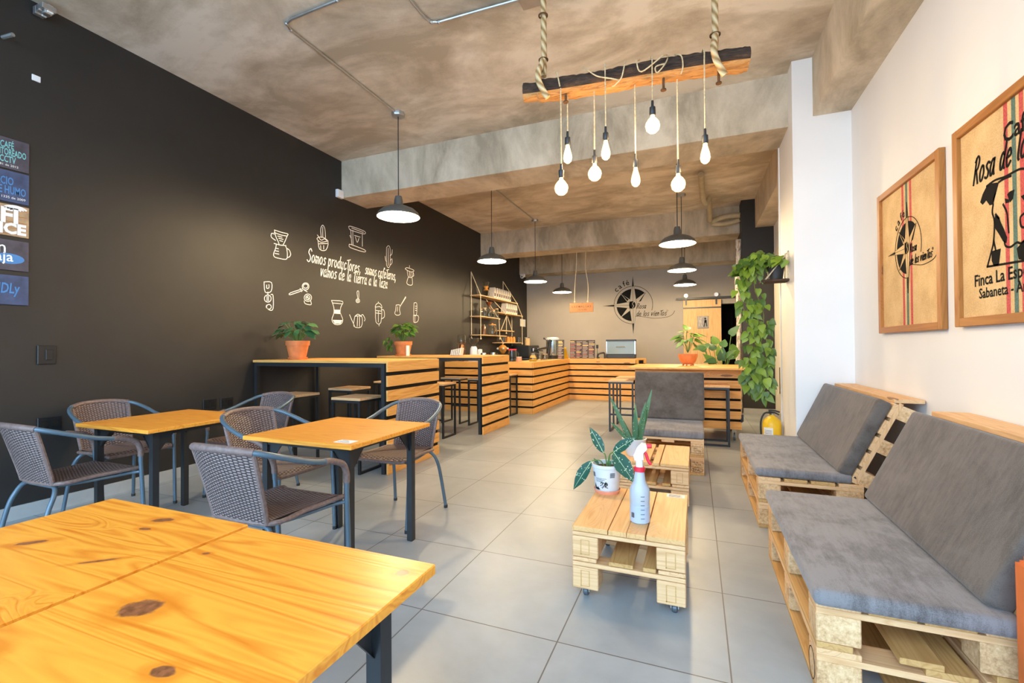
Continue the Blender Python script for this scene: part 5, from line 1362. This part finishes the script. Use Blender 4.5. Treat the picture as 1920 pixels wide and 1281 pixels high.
for s_ in (-1, 1):
    g.use(1 if s_ < 0 else 2)
    g.poly([(s_ * .03, -.02), (s_ * .09, -.01), (s_ * .085, .06), (s_ * .05, .07), (s_ * .03, .03)], pl, 0, .001); g.poly([(s_ * .055 + .022 * math.cos(a * .63), .095 + .022 * math.sin(a * .63)) for a in range(10)], pl, 0, .001)
    g.poly([(s_ * .035, -.02), (s_ * .05, -.02), (s_ * .03, -.11), (s_ * .012, -.11)], pl, 0, .001); g.poly([(s_ * .07, -.02), (s_ * .088, -.01), (s_ * .10, -.10), (s_ * .082, -.11)], pl, 0, .001)
part_label(g.build('door_sign', t), 'small dark plate with two figures')
tag(MB('black_metal').box((-.46, YB - .130, 2.44), (.95, YB - .116, 2.49)).build('door_rail'), 'black barn door rail across the back wall', 'rail')
t = thing('hanging_sign', 'small wooden sign hanging on two ropes from the middle beam', 'sign', (-2.378, 10.15, 2.118))
MB('frame_wood_y').rbox((-.27, -.012, -.105), (.27, .012, .105), .004).build('board', t)
for x, x2 in ((-.155, -.10), (.145, .11)):
    g = MB('rope_sisal'); g.tube(spline([(x, 0, .1), (x + .01, 0, .5), (x2 - .01, 0, .9), (x2, 0, 3.38 - 2.118)], 5), .008, 6); g.ball((x, 0, .13), .02, 8); g.build('rope', t)
g = MB('rust_iron'); pl = plane((0, -.0122, 0), (1, 0, 0), (0, 0, 1)); g.text('C R E M A L L A S', .062, 0, .0, pl, .001, 'CENTER', 0, .95, .001); g.build('lettering', t); g = MB('rust_iron'); g.text('CADA VEZ', .045, .02, -.065, pl, .001, 'CENTER'); g.build('lettering', t)
g = MB('paper_white'); g.rbox((XL + .001, 12.27, 1.83), (XL + .006, 12.70, 2.04), .001); tag(g.build('notice_sheet'), 'white paper sheet on the black wall near the back corner', 'paper')
t = thing('pale_post', 'pale mottled post shape beside the black column', 'post', (.745, 9.42, 0))  # pale mottled streak beside the column, modelled as a slim post
g = MB('mottled_pale'); g.smooth = True
prof = []
g.tube([(.01 * math.sin(i * .9), 0, i * .2) for i in range(17)], [.045 + .007 * math.sin(i * 1.7) for i in range(17)], 10); g.build('shaft', t)

# ------------------------------------------------------------------ rope shelves on the black wall
t = thing('rope_shelf', 'wooden shelves hung on ropes high on the black wall behind the counter', 'shelf', (-4.52, 10.5, 0))
SH = [(9.12, 11.45, 2.385), (9.12, 10.25, 1.915), (9.12, 10.66, 1.50), (10.13, 11.82, 2.07), (10.30, 11.82, 1.335), (10.50, 11.34, 1.64)]
for y0, y1, z in SH: MB('shelf_wood').rbox((-.13, y0 - 10.5, z), (.115 if y1 - y0 > 1 else .05, y1 - 10.5, z + .022), .003).build('board', t)
ropes = [((-.125, 9.17, 2.93), (-.125, 9.17, 1.45)), ((-.125, 9.17, 2.93), (.105, 9.17, 2.40)), ((.105, 9.17, 2.40), (.105, 9.17, 1.44)), ((-.125, 11.0, 2.95), (-.125, 11.0, 2.36)), ((-.125, 11.0, 2.95), (.105, 11.4, 2.40)), ((.105, 11.4, 2.40), (.105, 11.78, 2.08)),
         ((.105, 11.78, 2.08), (.105, 11.78, 1.33)), ((-.125, 11.6, 2.08), (-.125, 11.6, 1.30)), ((-.1, 9.9, 2.38), (.105, 10.2, 1.92)), ((.10, 10.2, 1.92), (.10, 10.25, 1.45)), ((.0, 10.95, 2.07), (.0, 10.55, 1.66)), ((.0, 10.95, 2.07), (.0, 11.30, 1.66)), ((.0, 10.92, 2.07), (.02, 10.85, 1.6)), ((-.1, 10.35, 2.38), (.10, 10.6, 2.08)), ((.1, 10.25, 1.5), (.1, 10.45, 1.34))]
for a, b in ropes:
    g = MB('rope_sisal'); g.tube([(a[0], a[1] - 10.5, a[2]), (b[0], b[1] - 10.5, b[2])], .009, 6); g.ball((b[0], b[1] - 10.5, b[2] - .01), .022, 8); g.build('rope', t)
def coffee_bag(y, z, label, w=.15, h=.26):
    t = thing('coffee_bag', label, 'bag', (-4.50, y, z), 0, 'pale coffee bags on the rope shelves')
    g = MB('bag_paper'); g.smooth = True
    rows = []
    for i, (zz, d) in enumerate(((0, .045), (.06, .05), (.15, .042), (.21, .02), (.26, .006))):
        zz *= h / .26; sh = .10 * zz
        rows.append([g.bm.verts.new(p) for p in ((-w / 2, -d + sh, zz), (w / 2, -d + sh, zz), (w / 2, d + sh, zz), (-w / 2, d + sh, zz))])
    for a, b in zip(rows, rows[1:]):
        for k in range(4): g._f([a[k], a[(k + 1) % 4], b[(k + 1) % 4], b[k]])
    g._f(list(reversed(rows[0]))); g._f(rows[-1]); g.build('pouch', t, sharp=50)
    g = MB('menu_board'); pl = plane((w / 2 + .001, .0, .05), (0, 1, .0), (0, .1, 1)); g.poly([(-.03, 0), (.03, 0), (.03, .07), (-.03, .07)], pl, -.004, .002); g.build('bag_label', t)
    return t
cb = coffee_bag(9.98, 2.4075, 'pale coffee bag on the top rope shelf, first from the left')
ordn = ['second', 'third', 'fourth', 'fifth', 'sixth', 'seventh', 'eighth']
for i in range(7): dup(cb, (-4.50, 10.13 + .135 * i, 2.4075), 0, 'pale coffee bag on the top rope shelf, %s from the left' % ordn[i])
for i in range(6): dup(cb, (-4.50, 10.72 + .135 * i, 2.0925), 0, 'pale coffee bag on the right rope shelf below the top one, %s from the left' % (['first'] + ordn)[i])
def jar(name, label, cat, loc, mat, r, h, lid=None, group=None, neck=.6):
    t = thing(name, label, cat, loc, 0, group)
    g = MB(mat); g.lathe([(0, 0), (r, 0), (r, h * .75), (r * neck, h * .92), (r * neck, h), (r * neck - .006, h), (r * neck - .006, h * .9), (r - .006, h * .74), (r - .006, .006), (0, .006)], n=18); g.build('body', t)
    if lid: MB(lid).lathe([(0, h * 1.0), (r * neck + .004, h), (r * neck + .004, h * 1.12), (0, h * 1.12)], n=18).build('lid', t)
    return t
t = thing('coffee_dripper', 'amber hourglass brewer on the top rope shelf left end', 'brewer', (-4.47, 9.58, 2.4075))
MB('clear_glass').lathe([(0, 0), (.06, 0), (.085, .06), (.06, .13), (.03, .18), (.075, .33), (.069, .33), (.025, .185), (.055, .13), (.078, .06), (.055, .006), (0, .006)], n=20).build('glass_body', t)
MB('amber_craft').lathe([(.062, .135), (.068, .14), (.036, .18), (.058, .235), (.052, .235), (.031, .18)], n=20).build('collar', t)
for i in range(6): jar('glass_jar', 'small glass jar on the left middle rope shelf, %s from the left' % (['first'] + ordn)[i], 'jar', (-4.50 + .04 * (i % 2), (9.35, 9.48, 9.84, 9.95, 10.06, 10.16)[i], 1.9375), 'clear_glass', .045, .15 + .03 * (i % 3), 'shelf_wood' if i % 2 else 'copper', 'small glass jars on the left middle rope shelf', .8)
t = thing('origami_dripper', 'folded copper coloured filter cone above the small glass jars', 'dripper', (-4.44, 9.75, 2.24))
t.location = (-4.44, 9.66, 2.185)
g = MB('copper'); g.lathe([(.02, 0), (.085, .10), (.079, .10), (.015, .0)], n=14); g.build('cone', t)
MB('clear_glass').lathe([(0, -.2265), (.06, -.2265), (.06, -.05), (.02, .0), (.015, -.002), (.055, -.055), (.055, -.22), (0, -.22)], n=16).build('server', t)
t = thing('glass_jug', 'large glass jug with wooden band on the lowest left rope shelf', 'jug', (-4.46, 9.90, 1.5225))
MB('clear_glass').lathe([(0, 0), (.10, 0), (.115, .10), (.085, .19), (.085, .23), (.079, .23), (.079, .19), (.108, .10), (.094, .006), (0, .006)], n=22).build('body', t)
MB('amber_craft').lathe([(.0, .232), (.09, .232), (.085, .255), (.02, .26), (.02, .285), (0, .285)], n=18).build('lid', t)
g = MB('amber_craft'); g.tube(spline([(.0, .085, .21), (.0, .15, .19), (.0, .16, .10), (0, .115, .06)], 5), .009, 8); g.build('handle', t)
jar('glass_bottle', 'dark bottle beside the glass jug on the lowest left rope shelf', 'bottle', (-4.52, 9.55, 1.5225), 'brown_glass', .05, .24, None, None, .35)
for i in range(3): jar('preserve_jar', 'amber jar on the lowest right rope shelf, %s from the left' % (['first'] + ordn)[i], 'jar', (-4.48, 10.90 + .20 * i, 1.3575), 'amber_craft', .05, .14, 'copper', 'amber jars on the lowest right rope shelf', .8)
for i in range(2): jar('glass_jar', 'clear tumbler on the lowest right rope shelf, %s of the amber jars' % ('left', 'right')[i], 'jar', (-4.46, (10.58, 11.62)[i], 1.3575), 'clear_glass', .05, .14, None, 'tumblers on the lowest right rope shelf', .95)
t = thing('hanging_basket', 'amber woven ornament hanging under the rope shelves', 'ornament', (-4.42, 10.42, 1.06))
g = MB('amber_craft'); g.lathe([(0, 0), (.05, .02), (.10, .10), (.12, .16), (.06, .22), (0, .24)], n=12); g.build('basket', t)
for a in range(5): MB('bag_paper').ball((.13 * math.cos(a * 1.3), .13 * math.sin(a * 1.3), .14), .03, 8).build('flower', t)
MB('rope_sisal').tube([(0, 0, .235), (0, 0, .274)], .006, 6).build('cord', t)

# ------------------------------------------------------------------ on the bars and the counter
t = thing('napkin_holder', 'white napkin holder on the second high bar table', 'napkin holder', (-3.36, 6.15, 1.1175))
MB('chrome').box((-.10, -.05, 0), (.10, .05, .006)).build('tray', t)
g = MB('paper_white')
for i in range(6):
    M = Matrix.Translation((-.085 + .03 * i, 0, .0065)) @ Matrix.Rotation(math.radians(12), 4, 'Y')
    g.box((-.006, -.05, .002), (.006, .05, .082 + .006 * i), M)
g.build('napkins', t)
zc_ = .9575
t = thing('cold_drip_tower', 'tall cold drip coffee tower with glass top at the left end of the counter', 'coffee maker', (-4.44, 8.32, zc_))
MB('clear_glass').lathe([(0, .36), (.085, .38), (.085, .52), (.07, .54), (.064, .54), (.078, .52), (.078, .385), (0, .367)], n=20).build('water_bulb', t)
MB('copper').lathe([(0, .14), (.05, .14), (.05, .30), (.03, .345), (0, .345)], n=18).build('coffee_chamber', t)
g = MB('copper')
for a in range(3): g.tube([(.075 * math.cos(a * 2.09), .075 * math.sin(a * 2.09), 0), (.075 * math.cos(a * 2.09), .075 * math.sin(a * 2.09), .40)], .006, 6)
for z in (.12, .24, .37): g.tube([(.075 * math.cos(i * PI / 8), .075 * math.sin(i * PI / 8), z) for i in range(16)], .006, 6, closed=True)
g.build('frame', t)
MB('clear_glass').lathe([(0, .002), (.06, .002), (.065, .06), (.03, .10), (.025, .10), (.058, .06), (.054, .008), (0, .008)], n=18).build('flask', t)
t = thing('coffee_grinder', 'white coffee grinder with clear hopper on the counter', 'grinder', (-4.17, 8.33, zc_))
g = MB('white_plastic'); g.rbox((-.085, -.10, 0), (.085, .12, .06), .01); g.lathe([(.085, .06), (.07, .26), (.05, .30), (0, .30)], n=20); g.build('body', t)
MB('clear_glass').lathe([(.03, .305), (.095, .40), (.10, .47), (.094, .47), (.088, .40), (.024, .305)], n=20).build('hopper', t)
MB('white_plastic').lathe([(0, 0), (.05, 0), (.045, .24), (0, .25)], (.13, .02, 0), 16).build('dosing_cup', t)
def jug(label, loc, mat, r=.06, h=.13):
    t = thing('milk_jug', label, 'jug', loc)
    MB(mat).lathe([(0, 0), (r, 0), (r * 1.02, h * .4), (r * .75, h), (r * .70, h), (r * .95, h * .4), (r * .9, .006), (0, .006)], n=20).build('body', t)
    MB(mat if mat != 'chrome' else 'black_metal').tube(spline([(r * .75, 0, h * .9), (r * 1.5, 0, h * .8), (r * 1.45, 0, h * .35), (r, 0, h * .25)], 5), .007, 8).build('handle', t)
    return t
jug('steel milk jug with dark handle on the counter beside the grinder', (-3.90, 8.22, zc_), 'chrome', .075, .17)
jug('small steel milk jug next to the larger jug on the counter', (-3.70, 8.25, zc_), 'chrome', .06, .18)
jar('candy_jar', 'glass jar with bright red lid on the counter', 'jar', (-3.33, 8.32, zc_), 'clear_glass', .085, .22, 'red_plastic', None, .95)
jar('snack_tin', 'small red and pale tin before the red lidded jar', 'tin', (-3.13, 8.18, zc_), 'coral_plastic', .05, .085, 'bag_paper', None, .95)
t = thing('espresso_machine', 'black espresso machine on the dark work bench', 'coffee machine', (-4.32, 11.95, .9005))
MB('black_metal').rbox((-.26, -.42, .05), (.20, .42, .38), .02).build('body', t)
MB('chrome').rbox((-.20, -.40, 0), (.26, .40, .05), .01).build('drip_tray', t)
for y in (-.2, .2):
    g = MB('chrome'); g.lathe([(0, .22), (.04, .22), (.04, .30), (0, .30)], (.235, y, 0), 16); g.build('group_head', t)
    MB('black_metal').tube([(.25, y, .235), (.38, y, .225)], .012, 8).build('portafilter', t)
jar('wood_canister', 'brown wooden canister on top of the espresso machine', 'canister', (-4.35, 12.0, 1.281), 'shelf_wood', .075, .20, 'clear_glass', None, .9)
jar('bottle', 'dark syrup bottle on the work bench in the back corner', 'bottle', (-4.4, 12.43, .9005), 'brown_glass', .045, .26, None, 'syrup bottles on the work bench', .35)
jar('bottle', 'clear syrup bottle on the work bench nearer than the dark one', 'bottle', (-4.25, 10.95, .9005), 'clear_glass', .045, .22, None, 'syrup bottles on the work bench', .35)
# right part of the counter
t = thing('glass_teapot', 'glass pot with yellow tea at the counter corner', 'teapot', (-2.98, 8.55, zc_))
MB('clear_glass').lathe([(0, 0), (.075, 0), (.085, .05), (.06, .11), (.05, .12), (.055, .17), (.049, .17), (.044, .12), (.078, .05), (.07, .006), (0, .006)], n=20).build('body', t)
MB('yellow_paint').lathe([(0, .0065), (.069, .0065), (.077, .045), (0, .046)], n=20).build('tea', t)
MB('black_metal').tube(spline([(.05, 0, .15), (.11, 0, .14), (.11, 0, .06), (.08, 0, .04)], 5), .008, 8).build('handle', t)
for i, (x, y, h) in enumerate(((-2.98, 8.95, .15), (-2.95, 9.25, .12), (-3.05, 9.5, .14))):
    jar('glass_jar', 'clear glass jar on the counter corner, %s behind the glass pot' % (['first'] + ordn)[i], 'jar', (x, y, zc_), 'clear_glass', .055, h, 'shelf_wood' if i == 1 else None, 'clear jars on the counter corner', .85)
t = thing('lever_press', 'dark lever press with long handle on the counter corner', 'coffee press', (-3.12, 9.9, zc_))
MB('black_metal').rbox((-.09, -.11, 0), (.09, .11, .03), .008).build('base', t)
g = MB('black_metal'); g.tube(spline([(.02, 0, .02), (.05, 0, .2), (.08, 0, .38), (.10, 0, .44)], 4), .035, 10); g.build('column', t)
g = MB('black_metal'); g.tube([(.05, 0, .27), (-.10, 0, .245), (-.30, -.02, .20)], [.028, .022, .017], 8); g.ball((-.06, 0, .47), .022, 8); g.tube([(.03, 0, .40), (-.06, 0, .47)], .007, 6); g.build('lever', t)
t = thing('water_urn', 'steel hot water urn with pale lid on the counter', 'urn', (-3.12, 10.36, zc_))
MB('steel_blue').lathe([(0, .08), (.145, .08), (.15, .10), (.15, .43), (.14, .44), (0, .44)], n=28).build('body', t)
MB('white_pot').lathe([(0, .441), (.155, .441), (.155, .475), (.12, .50), (0, .51)], n=28).build('lid', t)
MB('black_metal').lathe([(0, 0), (.13, 0), (.13, .08), (0, .08)], n=24).build('base', t)
g = MB('chrome'); g.tube(spline([(.06, -.135, .14), (.06, -.19, .14), (.06, -.20, .10)], 4), .012, 8); g.build('tap', t)
def menu(label, x0, x1, y, z0, z1, cols, seed, tilt=0):
    t = thing('menu_board', label, 'menu', ((x0 + x1) / 2, y, z0)); w, h = x1 - x0, z1 - z0; r = random.Random(seed)
    A = Matrix.Rotation(math.radians(-6), 4, 'X')
    MB('menu_board').box((-w / 2, 0, 0.001), (w / 2, .006, h), A).build('panel', t)
    pl0 = plane((0, -.0004, 0), (1, 0, 0), (0, 0, 1)); pl = lambda x, y_, hh=0: A @ pl0(x, y_, hh)
    for mt, fr in (('menu_ink_light', .62), ('menu_ink_pink', .25), ('menu_ink_yellow', .13)):
        g = MB(mt); cw = w / cols
        rows = int(h / .032)
        for c in range(cols):
            for k in range(rows):
                q = random.Random(seed * 77 + c * 31 + k).random()
                sel = 'menu_ink_light' if q < .62 else ('menu_ink_pink' if q < .87 else 'menu_ink_yellow')
                if sel != mt: continue
                x = -w / 2 + c * cw + .012; yy = .02 + k * (h - .03) / rows; L_ = (cw - .024) * r.uniform(.5, 1)
                g.ribbon([(x, yy + .006), (x + L_, yy + .006)], .013 if mt != 'menu_ink_yellow' else .02, pl, 0, .0008)
        g.build('menu_lines', t)
    MB('black_metal').box((-w / 2 + .01, .02, 0), (w / 2 - .01, .07, .02)).build('stand', t)
    return t
menu('wide printed menu board standing on the back counter', -2.80, -2.20, 10.72, zc_, 1.395, 4, 3)
menu('narrow dark menu board beside the steel urn', -2.965, -2.82, 10.25, zc_, 1.40, 1, 8)
t = thing('yellow_tent_card', 'yellow folded card standing at the counter corner beside the menu', 'card', (-2.875, 10.52, zc_))
for s_ in (-1, 1):
    M = Matrix.Rotation(math.radians(16 * s_), 4, 'X'); g = MB('yellow_paint'); g.poly([(-.07, 0), (.07, 0), (.03, .27), (-.03, .27)], lambda x, y, h=0, s_=s_: Vector((x, s_ * (.078 - y * .28) + h, y)), -.002, .002); g.build('leaf_panel', t)
t = thing('sandwich_oven', 'countertop oven with dark glass front on the back counter', 'oven', (-1.63, 10.86, zc_))
MB('black_metal').rbox((-.33, -.02, 0), (.34, .23, .10), .01).build('base', t)
g = MB('chrome', 'black_metal'); g.box((-.33, .02, .10), (-.31, .23, .43)); g.box((.32, .02, .10), (.34, .23, .43)); g.box((-.31, .215, .10), (.32, .23, .43)); g.use(1).box((-.33, -.02, .4005), (.34, .23, .44)); g.build('housing', t)
MB('oven_glass').box((-.309, 0, .101), (.319, .012, .40)).build('glass_front', t)
g = MB('chrome'); g.tube([(-.10, -.03, .27), (.12, -.03, .27)], .008, 8); g.tube([(-.10, -.03, .27), (-.10, .0, .27)], .006, 6); g.tube([(.12, -.03, .27), (.12, 0, .27)], .006, 6); g.build('handle', t)
g = MB('galvanised'); 
for i in range(7): g.tube([(-.30 + .1 * i, .03, .22), (-.30 + .1 * i, .20, .22)], .004, 6)
g.tube([(-.305, .03, .22), (.315, .03, .22)], .004, 6); g.build('rack', t)
t = thing('card_terminal', 'small black terminal hooked beside the oven', 'terminal', (-2.06, 10.75, zc_))
g = MB('black_metal'); g.tube(spline([(-.08, 0, .0), (-.07, 0, .09), (.0, 0, .125), (.08, 0, .12), (.09, 0, .0)], 4), .022, 10); g.build('stand', t)
MB('rubber_black').rbox((-.10, -.02, .0005), (-.04, .05, .03), .006).build('base', t)
g = MB('rubber_black'); g.rbox((-2.185, 10.80, zc_ + .235), (-2.135, 10.83, zc_ + .32), .005); g.box((-2.165, 10.81, zc_), (-2.155, 10.82, zc_ + .236)); tag(g.build('card_clip'), 'little black reader on a stalk right of the wide menu board', 'reader')
